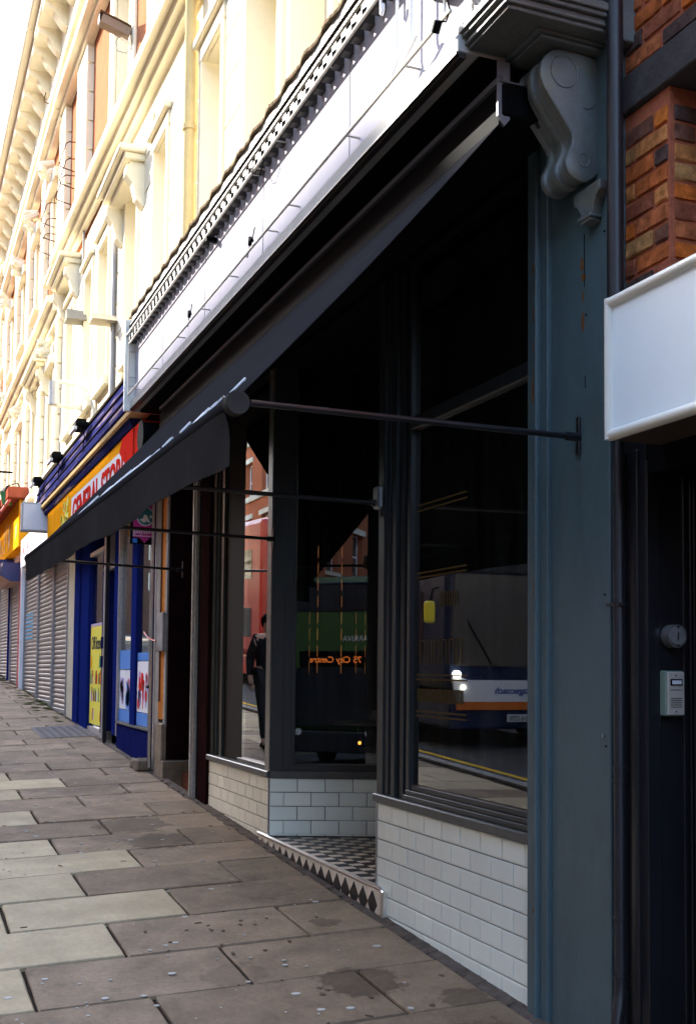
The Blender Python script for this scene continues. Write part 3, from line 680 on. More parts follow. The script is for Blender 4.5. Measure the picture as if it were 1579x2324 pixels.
MB().box(SX0+.04, SX1, SY-.02, -.0, 4.80, 4.83).build('frieze', ledgew, fs)
# cornice over the dentils
MB().box(SX0+.02, SX1, SY-.066, SY-.036, 4.755, 4.772, .003).build('upper_rail', bronze, fs)
MB().box(SX0+.02, SX1, SY-.035, -.02, 4.776, 4.865, .003).build('cornice_board', ledgew, fs)
q = MB()
x = SX0+.1; i = 0
dq = MB().prism([(0, .065), (-.045, .065), (-.045, -.02), (-.070, -.045), (-.070, -.085), (-.05, -.105), (0, -.105)], 'x', -.031, .031).build('dentil', bronze); dqm = dq.data; bpy.data.objects.remove(dq)
while x < SX1-.05:
    inst(dqm, 'dentil', (x, SY-.002, 4.69), fs); x += .136
MB().box(SX0+.02, SX1, SY-.090, SY-.072, 4.665, 4.683, .003).build('lower_rail', mat('tan_rail', (.40, .36, .30), .5), fs)
# wavy lead capping
q = MB(); n = 240; top = []; 
for i in range(n+1):
    x = SX0-.05+(SX1-SX0+.05)*i/n; ph = (x*5.2) % 1.; top.append((x, SY-.040-.016*abs(math.sin(x*9.5))-.006*rnd(), 4.885+.010*math.sin(x*19)+.008*rnd()))
for i in range(n):
    a_, c_ = top[i], top[i+1]
    q.add([(a_[0], a_[1], a_[2]), (c_[0], c_[1], c_[2]), (c_[0], 0, 4.93), (a_[0], 0, 4.93), (a_[0], a_[1], a_[2]-.02), (c_[0], c_[1], c_[2]-.02), (c_[0], 0, 4.87), (a_[0], 0, 4.87)], [(0, 1, 2, 3), (4, 5, 1, 0), (7, 6, 5, 4)])
q.build('lead_capping', lead, fs)
# tube frame on stand-offs
TY = SY-.07
q = MB().tube([(SX1-.0, TY, 4.115), (SX0+.10, TY, 4.075), (SX0+.085, TY, 4.09), (SX0+.085, TY, 4.56), (SX0+.10, TY, 4.575), (SX1, TY, 4.60)], .0085, 8)
q.build('tube_frame', mat('cream_tube', (.60, .56, .48), .4), fs, smooth=True)
som = mat('glass_standoff', (.42, .36, .30), .4)
for x in (-.15, -.85, -1.75, -2.15, -3.0, -3.75, -4.5, -5.5, -6.3):
    zz = 4.115-.04*(SX1-x)/(SX1-SX0)
    MB().tube([(x, TY, zz), (x, SY, zz)], .0055, 6).build('standoff', som, fs, smooth=True); MB().tube([(x-.25, TY, 4.59), (x-.25, SY, 4.59)], .0055, 6).build('standoff', som, fs, smooth=True)
for z in (4.25, 4.5, 4.16): MB().tube([(SX0+.085, TY, z), (SX0+.085, SY, z)], .0055, 6).build('standoff', som, fs, smooth=True)
q = MB().tube([(-.235, TY, 4.85), (-.235, TY, 4.21), (-.225, TY, 4.17), (-.28, TY, 4.12), (-.29, TY, 4.11)], .007, 7)
q.tube([(-.08, TY, 4.85), (-.08, TY, 4.22), (-.07, TY, 4.185), (-.02, TY, 4.18), (-.1, TY, 4.15), (-.2, TY, 4.13)], .007, 7)
q.tube([(.245, TY, 4.8), (.245, TY, 4.14)], .007, 7)
q.tube([(-.42, TY, 4.85), (-.42, TY, 4.50), (-.405, TY, 4.485), (-.39, TY, 4.50), (-.39, TY, 4.53)], .007, 7)
q.build('bent_glass_tube', mat('white_neon_glass', (.82, .82, .84), .25), fs, smooth=True)
q = MB().tube([(.27, TY, 4.28), (.27, TY-.01, 4.19)], .016, 9); q.tube([(.23, TY-.02, 4.105), (.20, TY-.02, 4.07)], .018, 9)
q.tube([(.27, TY-.01, 4.20), (.295, TY, 4.12), (.26, TY, 4.09), (.23, TY-.02, 4.105)], .004, 6)
q.build('cable_connector', black, fs, smooth=True)
q = MB()
for x in (-2.42, -4.02):
    q.tube([(x, TY-.01, 4.13), (x-.04, TY-.01, 4.16), (x-.08, TY, 4.13)], .013, 7); q.tube([(x-.08, TY, 4.13), (x-.16, TY+.01, 4.08), (x-.2, TY, 4.1)], .0035, 5); q.tube([(x, TY-.01, 4.13), (x+.09, TY-.02, 4.18)], .004, 5)
x = -2.45; q.tube([(x, TY, 4.60), (x+.05, TY-.02, 4.54), (x+.14, TY, 4.50), (x+.22, TY, 4.56), (x+.20, TY, 4.60)], .004, 5); q.box(x-.02, x+.03, TY-.01, TY+.01, 4.585, 4.61); q.box(-3.60, -3.565, TY-.01, SY-.001, 4.54, 4.57)
q.build('cable_connector', black, fs)
MB().box(.12, .30, SY-.07, SY-.004, 4.25, 4.9, .01).build('ribbed_connector_box', slate, fs)

# ================================================================== AWNING
AX0, AX1 = -6.55, .33
aw = thing('awning', 'black fabric awning pulled out over the cafe front on slim horizontal rods', 'awning', (-3.1, -.2, 3.7))
q = MB(); N = 60; K = 14
bary = lambda x: -1.452+.0*(x); barz = lambda x: 2.412-.006*(x-.33)
def fab(x, t):
    y = -.365+(bary(x)+.365)*t; z = 3.67+(barz(x)+.02-3.67)*t
    sag = -.018*math.sin(math.pi*t)*(1+.4*math.sin(x*2.1)); wr = .004*math.sin(x*5+t*2)*t
    return (x, y+sag*.0, z+sag+wr)
for s_ in (0, .004):
    for i in range(N+1):
        for k in range(K+1):
            ax = -6.05+(AX0+6.05)*k/K; x = ax+(AX1-ax)*i/N; p = fab(x, k/K); q.v.append((p[0], p[1], p[2]-s_))
for s_ in (0, (N+1)*(K+1)):
    for i in range(N):
        for k in range(K): q.f.append((s_+i*(K+1)+k, s_+(i+1)*(K+1)+k, s_+(i+1)*(K+1)+k+1, s_+i*(K+1)+k+1))
for i in (0, N):
    for k in range(K): q.f.append((i*(K+1)+k, i*(K+1)+k+1, (N+1)*(K+1)+i*(K+1)+k+1, (N+1)*(K+1)+i*(K+1)+k))
q.build('canopy_fabric', fabric, aw, smooth=True)
# the rolled front bar wrapped in cloth, and the hanging valance
q = MB().tube([(AX1-.02-(AX1-.02-AX0)*i/30, bary(0), barz(AX1-(AX1-AX0)*i/30)) for i in range(31)], .040, 18)
q.build('front_bar', fabric, aw, smooth=True)
q = MB(); N = 120; K = 8
for s_ in (0, .004):
    for i in range(N+1):
        x = AX0+(AX1-.035-AX0)*i/N
        for k in range(K+1):
            t = k/K; wv = .010*math.sin(x*3.1+1)*t+.006*math.sin(x*7.7)*t*t+.010*max(0, 1-(AX1-.035-x)/.15)*math.sin(t*4.0)
            q.v.append((x, bary(x)-.036+wv+s_+.02*t, barz(x)-.01-t*(.205+.008*math.sin(x*2.3))))
for s_ in (0, (N+1)*(K+1)):
    for i in range(N):
        for k in range(K): q.f.append((s_+i*(K+1)+k, s_+(i+1)*(K+1)+k, s_+(i+1)*(K+1)+k+1, s_+i*(K+1)+k+1))
q.build('valance', valm, aw, smooth=True)
for x in (AX1-.02, AX0-.03):
    MB().tube([(x, bary(0), barz(x)), (x+.055, bary(0), barz(x))], .044, 24).build('end_cap', capgrey, aw, smooth=True)
# white script along the lower canopy (too worn to read): loose pen strokes
q = MB(); x = -.1
while x > -4.4:
    L_ = .03+.07*rnd(); t0 = .855+.03*rnd(); pts = []
    for k in range(5):
        xx = x-L_*k/4; tt = t0-.035*math.sin(k*1.7+rnd()); p = fab(xx, tt); pts.append((p[0], p[1]-.003, p[2]+.006))
    q.tube(pts, .003+.004*rnd(), 4); x -= L_+.02+.05*rnd()
    if rnd() < .18: x -= .22
kind(q.build('script_lettering', wht, aw), 'stuff')
# cassette
MB().box(-6.05, AX1+.0, -.33, -.30, 3.84, 3.93).box(-6.05, AX1, -.366, -.35, 3.655, 3.71).build('sun_gap_filler', black, aw)  # boards added to close gaps where sun would leak onto the shopfront
MB().box(-6.05, AX1+.02, -.36, -.06, 3.70, 3.84, .01).build('cassette', black, aw)
MB().box(-6.05, AX1+.02, -.372, -.355, 3.845, 3.865).box(-6.05, AX1+.02, -.372, -.06, 3.84, 3.846).build('cassette_lip', mat('grey_extrusion', (.14, .14, .145), .5, spec=.2), aw)
MB().prism([(-.375, 3.93), (-.375, 3.70), (-.345, 3.66), (-.32, 3.69), (-.32, 3.93)], 'x', AX1+.0, AX1+.012).build('end_bracket', mat('pale_grey_bracket', (.16, .16, .18), .5), aw)
MB().prism([(-.375+.16, 3.92), (-.375+.16, 3.72), (-.345+.16, 3.68), (-.30+.16, 3.70), (-.30+.16, 3.92)], 'x', AX1+.0, AX1+.012).build('end_bracket', slate, aw)
for i, (x, y1) in enumerate(((.37, -.012), (-1.665, -.01), (-3.65, -.01), (-6.55, .0))):
    zr = 2.405
    rod = MB().tube([(x, bary(0)+(.03 if i else .045), barz(x)), (x, y1, zr)], .0125, 10).build('arm_rod', blackg, aw, smooth=True)
    MB().box(x-.012, x+.012, y1-.008, y1+.003, zr-.075, zr+.085, .004).build('wall_plate', blackg, rod)
    MB().tube([(x, y1-.06, zr), (x, y1, zr)], .019, 10).build('socket', blackg, rod, smooth=True)
MB().box(-1.70, -1.62, -.05, -.012, 2.37, 2.50, .01).build('bracket_box', steel, aw)
# round black extractor drum at the left end beneath the fascia
sp = thing('horn_loudspeaker', 'round black drum hanging under the left end of the fascia sign', 'loudspeaker', (-6.42, -.4, 3.6))
MB().tube([(-6.42, -.46, 3.66), (-6.42, -.30, 3.66)], .14, 24).build('drum', black, sp, smooth=True)
MB().tube([(-6.42, -.47, 3.66), (-6.42, -.45, 3.66)], .15, 24).build('rim', black, sp, smooth=True)
MB().box(-6.45, -6.39, -.30, .05, 3.64, 3.68).build('arm', black, sp)

# ================================================================== RIGHT-HAND BUILDING
rb = thing('brick_building', 'old brick building with black painted ground floor at the right edge', 'building', (1.2, .2, g(1.2)))
YB = .06
q = MB().box(.59, .868, YB+.004, .6, 2.6, 3.655).box(.59, 2.2, YB+.004, .6, 3.815, 9).box(.865, 2.2, .30, .4, 2.6, 3.66)
wallm = q.build('wall', brickmort, rb)
bq = MB().box(0, 1, 0, 1, 0, 1, .0); 
def rough_brick():
    m_ = MB().box(0, .215, 0, .03, 0, .063, .005); m_.v = [(v[0]+(rnd()-.5)*.005, v[1]+(rnd()-.5)*.004, v[2]+(rnd()-.5)*.005) for v in m_.v]
    o = m_.build('brick', brickm); me = o.data; bpy.data.objects.remove(o); return me
bms = [rough_brick() for _ in range(7)]
CH = .0755
def course(x0, x1, z, y, shift, rot=0., par=None):
    # alternating stretcher and header bond; along x (rot 0) or along y (rot 90)
    u = x0-shift; k = 0
    while u < x1-.01:
        a_ = max(u, x0); b_ = min(u+.222, x1-.003)
        if b_-a_ > .03:
            L_ = b_-a_
            if rot == 0: inst(random.choice(bms), 'brick', (a_, y+(rnd()-.5)*.005, z+(rnd()-.5)*.003), par, (0, 0, 0), (L_/.22, 1, 1))
            else: inst(random.choice(bms), 'brick', (y, a_, z+(rnd()-.5)*.003), par, (0, 0, math.pi/2), (L_/.22, 1, 1))
        u += .235; k += 1
z = 2.62; r_ = 0
while z < 3.60:
    course(.60, .862, z, YB-.004, .118*(r_ % 2)+.05, 0, wallm); z += CH; r_ += 1
z = 2.62; r_ = 0
while z < 3.60:
    for (a_, b_) in (((.082, .178), (.188, .28)) if r_ % 2 else ((.082, .255),)):
        inst(random.choice(bms), 'brick', (.876, a_+.002, z), wallm, (0, 0, math.pi/2), ((b_-a_)/.22, 1, 1))
    z += CH; r_ += 1
z = 3.828; r_ = 0
while z < 4.75:
    course(.60, 1.30, z, YB-.004, .118*(r_ % 2), 0, wallm); z += CH; r_ += 1
q = MB().box(.59, 2.2, YB-.02, .55, 3.66, 3.812, .006); q.build('lintel', lintelm, rb)
MB().box(.93, 2.2, .26, .30, 2.6, 3.66).build('window', upglass, rb)
# black timber ground floor
q = MB().box(.59, .74, .04, .6, -.2, 2.6, .004).box(.655, .70, .03, .05, -.2, 2.3, .004).box(.60, .625, .025, .05, -.2, 2.3, .004)
q.build('door_pilaster', blackg, rb)
q = MB()
for (y0, y1, d) in ((.04, .10, 0.0), (.20, .215, .006), (.228, .236, .012), (.25, .262, .006), (.28, .30, .016)): q.box(.735, .748+d, y0+.001, y1, -.2, 2.25, .003)
q.build('reveal_moulding', blackg, rb)
MB().box(.59, 2.2, .05, .5, 2.2, 2.62).build('ground_floor_fascia', black, rb)
dr2 = MB().box(.755, 1.7, .34, .40, -.15, 2.2).build('door', black, rb)
q = MB().box(.80, .83, .32, .345, .0, 2.1).box(.87, 1.3, .33, .345, .2, .9, .01).box(.87, 1.3, .33, .345, 1.0, 2.0, .01); q.build('door_panel', blackg, dr2)
MB().box(1.72, 2.2, .04, .6, -.2, 2.6).build('door_pilaster', blackg, rb)
rowb = thing('terrace_building', 'unseen dark brick terrace behind the viewer, added to darken the mirrored sky', 'building', (20, .2, -.9))  # unseen mass added so the splayed window mirrors dark brick, not sky
MB().box(2.25, 60, .08, 9, -3, 12.5).build('wall', mat('dark_brown_brick', (.12, .06, .04), .9, var=.2, scale=3), rowb)
for k in range(14):
    for z in (4.2, 7.4): f_ = MB().box(4+k*2.8, 5.3+k*2.8, .03, .079, z-.1, z+1.9).build('window_surround', oppstone, rowb); MB().box(4.15+k*2.8, 5.15+k*2.8, .02, .029, z, z+1.8).build('pane', upglass, f_)
# lightbox sign
lb = thing('lightbox_sign', 'blank white lightbox sign in a cream frame on the brick building', 'sign', (1.3, -.1, 2.25))
FX0, FX1, FZ0, FZ1, FY = .825, 2.0, 2.285, 2.815, -.20
MB().box(FX0+.03, FX1, FY+.008, FY+.03, FZ0+.03, FZ1-.03).build('panel', acrylic, lb)
MB().box(FX0+.008, FX1-.008, FY+.03, .04, FZ0+.008, FZ1-.008).build('case', mat('brown_case', (.06, .04, .03), .5), lb)
rr2 = .021
q = MB().tube([(FX0+rr2, FY+.01, FZ0+rr2), (FX1, FY+.01, FZ0+rr2)], rr2, 10).tube([(FX0+rr2, FY+.01, FZ1-rr2), (FX1, FY+.01, FZ1-rr2)], rr2, 10).tube([(FX0+rr2, FY+.01, FZ0+.005), (FX0+rr2, FY+.01, FZ1-.005)], rr2, 10)
q.build('frame', signframe, lb, smooth=True)
# bell and intercom on the reveal
be = thing('door_bell', 'round grey metal bell on the black door surround', 'bell', (.745, .13, 1.59))
MB().tube([(.745, .145, 1.585), (.79, .145, 1.585)], .044, 28).build('body', steel, be, smooth=True)
MB().tube([(.79, .145, 1.585), (.794, .145, 1.585)], .036, 28).build('face', mat('worn_bell_face', (.20, .19, .19), .5, var=.3, scale=40), be)
q = MB().tube([(.794, .145, 1.62), (.797, .145, 1.62)], .004, 6).tube([(.794, .145, 1.55), (.797, .145, 1.55)], .004, 6).box(.794, .796, .143, .147, 1.57, 1.60); q.build('screw', black, be)
ic = thing('intercom', 'small beige door entry intercom with speaker slots below the round bell', 'intercom', (.745, .14, 1.28))
MB().box(.745, .785, .095, .18, 1.285, 1.455, .005).build('case', mat('grey_green_case', (.16, .22, .18), .5), ic)
fp = MB().box(.785, .790, .100, .176, 1.290, 1.450, .002).build('face_plate', mat('beige_plate', (.50, .44, .38), .5), ic)
MB().box(.790, .793, .112, .164, 1.400, 1.424).build('name_frame', black, fp)
MB().box(.7935, .7945, .117, .159, 1.405, 1.419).build('name_card', pwhite, fp)
q = MB().box(.7902, .791, .112, .162, 1.382, 1.384)
for k in range(5): q.box(.7902, .791, .113, .163, 1.318+k*.008, 1.3205+k*.008)
q.tube([(.79, .137, 1.437), (.792, .137, 1.437)], .003, 6).tube([(.79, .137, 1.302), (.792, .137, 1.302)], .003, 6)
q.build('speaker_slot', black, fp)
# downpipe between the two buildings
dp = thing('downpipe', 'black cast iron downpipe between the pilaster and the brick building', 'drainpipe', (.69, -.03, 0))
MB().tube([(.66, -.035, 5.4), (.66, -.035, 2.66)], .033, 14).build('upper_pipe', pipem, dp, smooth=True)
MB().tube([(.66, -.035, 2.68), (.66, -.035, 2.63)], .040, 14).build('collar', pipem, dp, smooth=True)
MB().tube([(.655, -.02, 2.66), (.655, -.02, .28), (.665, -.03, .22), (.70, -.08, .10), (.705, -.085, -.02)], .022, 12).build('lower_pipe', pipem, dp, smooth=True)
q = MB()
for z in (1.70, 1.08, 1.03, .52, .30, .245): MB().tube([(.655, -.02, z), (.655, -.02, z+.012)], .027, 12).build('collar', pipem, dp, smooth=True)
q.tube([(.70, -.08, .12), (.702, -.082, .09)], .028, 12); q.build('collar', pipem, dp, smooth=True)
MB().box(.59, .70, -.035, -.025, 1.70, 1.712).build('pipe_clip', pipem, dp)

# ================================================================== WALL OVER THE SHOPS  (building A)
def wall_grid(q, x0, x1, z0, z1, y0, y1, ops):
    xs = sorted(set([x0, x1]+[o[0] for o in ops]+[o[1] for o in ops])); zs = sorted(set([z0, z1]+[o[2] for o in ops]+[o[3] for o in ops]))
    for i in range(len(xs)-1):
        for j in range(len(zs)-1):
            cx, cz = (xs[i]+xs[i+1])/2, (zs[j]+zs[j+1])/2
            if cx < x0 or cx > x1 or cz < z0 or cz > z1: continue
            if any(o[0] < cx < o[1] and o[2] < cz < o[3] for o in ops): continue
            q.box(xs[i], xs[i+1], y0, y1, zs[j], zs[j+1])
    return q
def sash(par, x0, x1, z0, z1, y, blind=True):
    f = MB(); t = .05
    f.box(x0, x0+t, y, y+.06, z0, z1).box(x1-t, x1, y, y+.06, z0, z1).box(x0+t, x1-t, y, y+.06, z0, z0+.07).box(x0+t, x1-t, y, y+.06, z1-t, z1).box(x0+t, x1-t, y-.01, y+.05, (z0+z1)/2-.025, (z0+z1)/2+.025)
    o = f.build('window', winframe, par); MB().box(x0+t, x1-t, y+.03, y+.036, z0+.07, z1-t).build('pane', blindg, o); return o
A = thing('terrace_building', 'tall cream painted terrace with salmon brick upper floors above the shops', 'building', (-7, .1, g(-7)))
opsA = [(-9.84, -9.12, 5.3, 7.36), (-8.15, -7.5, 5.2, 7.26), (-5.98, -5.29, 5.1, 7.22), (-4.49, -3.66, 3.9, 6.2+.95), (-3.33, -2.55, 3.9, 7.1), (-1.6, -.8, 5.0, 7.1), (-11.9, -11.1, 5.4, 7.4), (-13.2, -12.5, 5.4, 7.4), (-15.2, -14.4, 5.4, 7.4)]
q = wall_grid(MB(), -16.0, .59, 4.70, 8.15, .0, .5, opsA)
q.box(-16.0, -7.6, .03, .5, 3.5, 4.70).box(-7.6, .59, .2, .5, 3.97, 4.70)
q.box(-16.0, .59, .5, 12, 3.9, 13.5)
wA = q.build('wall', cream, A)
for o in opsA: sash(A, o[0], o[1], o[2], o[3], .22)
q = MB()
for o in opsA:
    q = MB(); q.box(o[0]-.11, o[1]+.11, -.05, .0, o[3]+.0, o[3]+.16, .01).box(o[0]-.15, o[1]+.15, -.10, .0, o[3]+.16, o[3]+.24, .01)
    q.box(o[1]+.0, o[1]+.09, -.045, .0, o[2], o[3]).box(o[0]-.09, o[0], -.045, 0, o[2], o[3])
    q.box(o[0]-.12, o[1]+.12, -.09, .05, o[2]-.12, o[2])
    q.build('window_surround', cream2, A)
# rusticated courses between the windows: proud blocks with open joints
q = MB(); piers = [(-2.4, -1.75), (-5.15, -4.62), (-7.35, -6.30), (-8.95, -8.32), (-10.9, -10.0), (-12.35, -12.0), (-14.2, -13.35)]
for (a_, b_) in piers:
    z = 4.95
    while z < 7.6: q.box(a_, b_, -.028, 0, z+.012, z+.40, .004); z += .41
kind(q.build('rusticated_courses', cream2, A), 'stuff')
# sloping string course
def sbox(q, xa, xb, za, zb, h, y0, y1):
    q.hexa([(xb, y0, zb), (xa, y0, za), (xa, y1, za), (xb, y1, zb), (xb, y0, zb+h), (xa, y0, za+h), (xa, y1, za+h), (xb, y1, zb+h)])
q = MB(); sbox(q, .59, -16, 7.85, 8.55, .12, -.26, .0); sbox(q, .59, -16, 7.76, 8.46, .09, -.17, 0); sbox(q, .59, -16, 7.68, 8.38, .08, -.09, 0)
q.build('string_course', cream2, A)
# brick storey
opsA2 = [(-11.05, -9.95, 8.9, 11.0), (-7.6, -6.5, 8.9, 11.0), (-4, -3, 8.9, 11)]
q = wall_grid(MB(), -14.0, .59, 8.15, 13.4, .01, .5, opsA2); q.box(-16.0, -14.0, .01, .5, 8.15, 13.4)
q.build('brick_panel', terracotta, A)
q = MB()
for o in opsA2:
    sash(A, o[0], o[1], o[2], o[3], .2)
    q = MB(); q.box(o[0]-.38, o[0], -.03, .01, 8.6, 11.3, .01).box(o[1], o[1]+.38, -.03, .01, 8.6, 11.3, .01).box(o[0]-.45, o[1]+.45, -.16, .01, 11.3, 11.5, .02).box(o[0]-.5, o[1]+.5, -.28, .01, 11.5, 11.62, .02).box(o[0], o[0]+.02, .01, .22, o[2], o[3]).box(o[1]-.02, o[1], .01, .22, o[2], o[3]).box(o[0]+.02, o[1]-.02, .01, .22, o[3]-.02, o[3]); q.build('window_surround', cream2, A)
# cream pilasters (quoins) with joints
q = MB()
for (a_, b_) in ((-8.42, -7.9), (-14.1, -13.05), (-5.6, -4.9), (-16.0, -15.5)):
    z = 8.5
    while z < 12.6: q.box(a_, b_, -.10, .01, z+.012, z+.45, .005); z += .46
kind(q.build('quoin_blocks', cream2, A), 'stuff')
# upper string, eaves cornice and brackets
q = MB(); sbox(q, .59, -16, 10.9-.6, 11.42, .13, -.26, .0); sbox(q, .59, -16, 10.8-.6, 11.32, .1, -.14, 0); q.build('string_course', cream2, A)
q = MB().box(-16.0, .59, -.75, .1, 12.75, 12.95, .03).box(-16, .59, -.62, .1, 12.58, 12.75, .02).box(-16, .59, -.2, .1, 11.95, 12.58); q.build('eaves_cornice', cream2, A)
br = MB().prism([(0, 0), (-.40, 0), (-.40, -.10), (-.24, -.15), (-.15, -.28), (-.08, -.36), (0, -.40)], 'x', -.11, .11).build('cornice_bracket', cream2); brm = br.data; bpy.data.objects.remove(br)
x = -2.0
while x > -15.9: inst(brm, 'cornice_bracket', (x, -.20, 12.58), A); x -= .85
# door hood on consoles at first floor
def hood(par, x0, x1, z, top=False):
    q = MB().box(x0, x1, -.34, .0, z+.12, z+.20, .015).box(x0+.05, x1-.05, -.27, .0, z+.04, z+.12, .01).box(x0+.1, x1-.1, -.20, 0, z-.03, z+.04, .01)
    o = q.build('window_hood', cream2, par)
    for x in (x0+.14, x1-.14):
        MB().prism([(0, z-.03), (-.24, z-.03), (-.25, z-.14), (-.17, z-.24), (-.12, z-.42), (-.05, z-.50), (0, z-.52)], 'x', x-.08, x+.08).build('hood_console', cream2, o)
hood(A, -10.25, -8.65, 7.36); hood(A, -15.6, -13.9, 7.9)

# ================================================================== building B further up the street
def carved(q, x, z, s_):  # carved keystone cluster
    for k in range(7): q.tube([(x+(rnd()-.5)*.3*s_, -.05, z+(rnd()-.5)*.4*s_), (x+(rnd()-.5)*.3*s_, -.22*s_-.1, z+(rnd()-.5)*.4*s_)], .07*s_, 7)
def terrace(name, label, xa, xb, base, seed, brick_col, heights=(4.1, 7.9, 8.5, 11.4, 12.9)):
    random.seed(seed)
    T = thing(name, label, 'building', ((xa+xb)/2, .1, g((xa+xb)/2)))
    z1, z2, z3, z4, z5 = [h+base for h in heights]
    n = max(2, int((xa-xb)/2.3)); pw = (xa-xb)/n; ops = []
    for i in range(n):
        c = xa-pw*(i+.5); ops += [(c-.38, c+.38, z1+1.0, z2-.9), (c-.38, c+.38, z3+.5, z4-.9)]
    q = wall_grid(MB(), xb, xa, z1-.2, z2+.2, 0, .5, ops); q.box(xb, xa, .5, 12, base+.3, z5+.5); q.build('wall', cream, T)
    q = wall_grid(MB(), xb, xa, z2+.2, z5, .01, .5, ops); q.build('brick_panel', brick_col, T)
    for o in ops: sash(T, o[0], o[1], o[2], o[3], .22)
    q = MB()
    for o in ops:
        q = MB(); q.box(o[0]-.2, o[0], -.03, .02, o[2]-.1, o[3]+.1, .01).box(o[1], o[1]+.2, -.03, .02, o[2]-.1, o[3]+.1, .01).box(o[0]-.28, o[1]+.28, -.12, .02, o[3]+.02, o[3]+.2, .01).box(o[0]-.3, o[1]+.3, -.14, .02, o[2]-.2, o[2]-.1, .01).box(o[0], o[0]+.02, .02, .22, o[2], o[3]).box(o[1]-.02, o[1], .02, .22, o[2], o[3]).box(o[0]+.02, o[1]-.02, .02, .22, o[3]-.02, o[3]); q.build('window_surround', cream2, T)
    q = MB()
    for i in range(n):
        c = xa-pw*(i+.5); q = MB(); carved(q, c, z4-.55, 1.0); q.build('carved_keystone', cream2, T)
        if i % 2 == 0: q = MB(); carved(q, c, z2-.5, .8); q.build('carved_keystone', cream2, T)
    q = MB()
    for i in range(n+1):
        x = xa-pw*i; a_, b_ = max(x-.3, xb), min(x+.3, xa); z = z1
        while z < z5-.9:
            q.box(a_, b_, -.09, .01, z+.012, z+.44, .006); z += .455
    kind(q.build('quoin_blocks', cream2, T), 'stuff')
    q = MB().box(xb, xa, -.28, 0, z2, z2+.13, .01).box(xb, xa, -.18, 0, z2-.12, z2, .01).box(xb, xa, -.10, 0, z2-.24, z2-.12).box(xb, xa, -.25, 0, z4, z4+.13, .01).box(xb, xa, -.14, 0, z4-.12, z4, .01)
    q.build('string_course', cream2, T)
    q = MB().box(xb, xa, -.75, .1, z5-.15, z5+.05, .03).box(xb, xa, -.6, .1, z5-.3, z5-.15, .02).box(xb, xa, -.2, .1, z5-.95, z5-.3); q.build('eaves_cornice', cream2, T)
    x = xa-.3
    while x > xb+.2: inst(brm, 'cornice_bracket', (x, -.2, z5-.3), T); x -= .85
    hood(T, xa-pw*1.4, xa-pw*.6, z2-.75)
    MB().box(xb, xa, -.02, 12, z5+.05, z5+.3).build('parapet', cream2, T)
    return T
terrace('terrace_building', 'cream and salmon brick terrace with bracketed eaves, above the metal shutters', -16.02, -27.0, 0.0, 3, terracotta)
terrace('terrace_building', 'furthest cream terrace with carved window heads, at the left edge', -27.02, -41.0, .75, 5, terracotta)
terrace('terrace_building', 'last pale terrace glimpsed where the street runs out of view', -41.02, -62.0, 1.6, 8, terracotta)
random.seed(21)
MB().box(-16, .59, -.02, 12, 12.95, 13.3).build('parapet', cream2, A)

# rainwater pipes on the cream wall
cp = thing('drainpipe', 'cream painted drainpipe running down the cream wall behind the fascia sign', 'drainpipe', (-6.2, -.1, 5))
MB().tube([(-6.20, -.10, 8.3), (-6.17, -.10, 5.05)], .058, 14).build('pipe', creampipe, cp, smooth=True)
q = MB().tube([(-6.185, -.10, 6.62), (-6.185, -.10, 6.67)], .072, 14).tube([(-6.185, -.10, 5.35), (-6.185, -.10, 5.38)], .068, 14); q.build('collar', creampipe, cp, smooth=True)
hp = thing('drainpipe', 'thin grey pipe ending in a small hood beside the fascia end', 'drainpipe', (-10.45, -.05, 6))
MB().tube([(-10.48, -.06, 7.45), (-10.45, -.06, 5.0)], .035, 8).build('pipe', shutrail, hp, smooth=True)
MB().prism([(-10.62, 5.95), (-10.52, 6.05), (-10.42, 6.05), (-10.30, 5.95)], 'y', -.35, .0).build('hood', mat('tan_hood', (.55, .48, .36), .7), hp)
hq = thing('wall_lamp', 'small hooded lamp at the foot of a thin conduit, on the cream wall', 'lamp', (-13.3, -.1, 6.8))
MB().tube([(-13.43, -.04, 8.6), (-13.31, -.04, 6.95)], .022, 6).build('conduit', shutrail, hq)
MB().prism([(-13.48, 6.78), (-13.38, 6.95), (-13.24, 6.95), (-13.14, 6.78)], 'y', -.30, .0).build('lamp_shade', mat('grey_shade', (.30, .28, .24), .6), hq)
# projecting bracket sign
bs = thing('projecting_sign', 'narrow rectangular sign drum held out on two flared arms from the cream wall', 'sign', (-12.9, 0, 5.5))
MB().tube([(-12.9, -.50, 5.36), (-12.9, -.50, 5.72)], .075, 12).build('drum', mat('weathered_white_drum', (.5, .5, .5), .6, var=.3, scale=12), bs)
for z in (5.36, 5.72):
    a_ = MB().prism([(-.52, z-.02), (-.52, z+.02), (-.15, z+.03), (-.0, z+.10), (0, z-.10), (-.15, z-.03)], 'x', -12.93, -12.87).build('arm', cream2, bs)
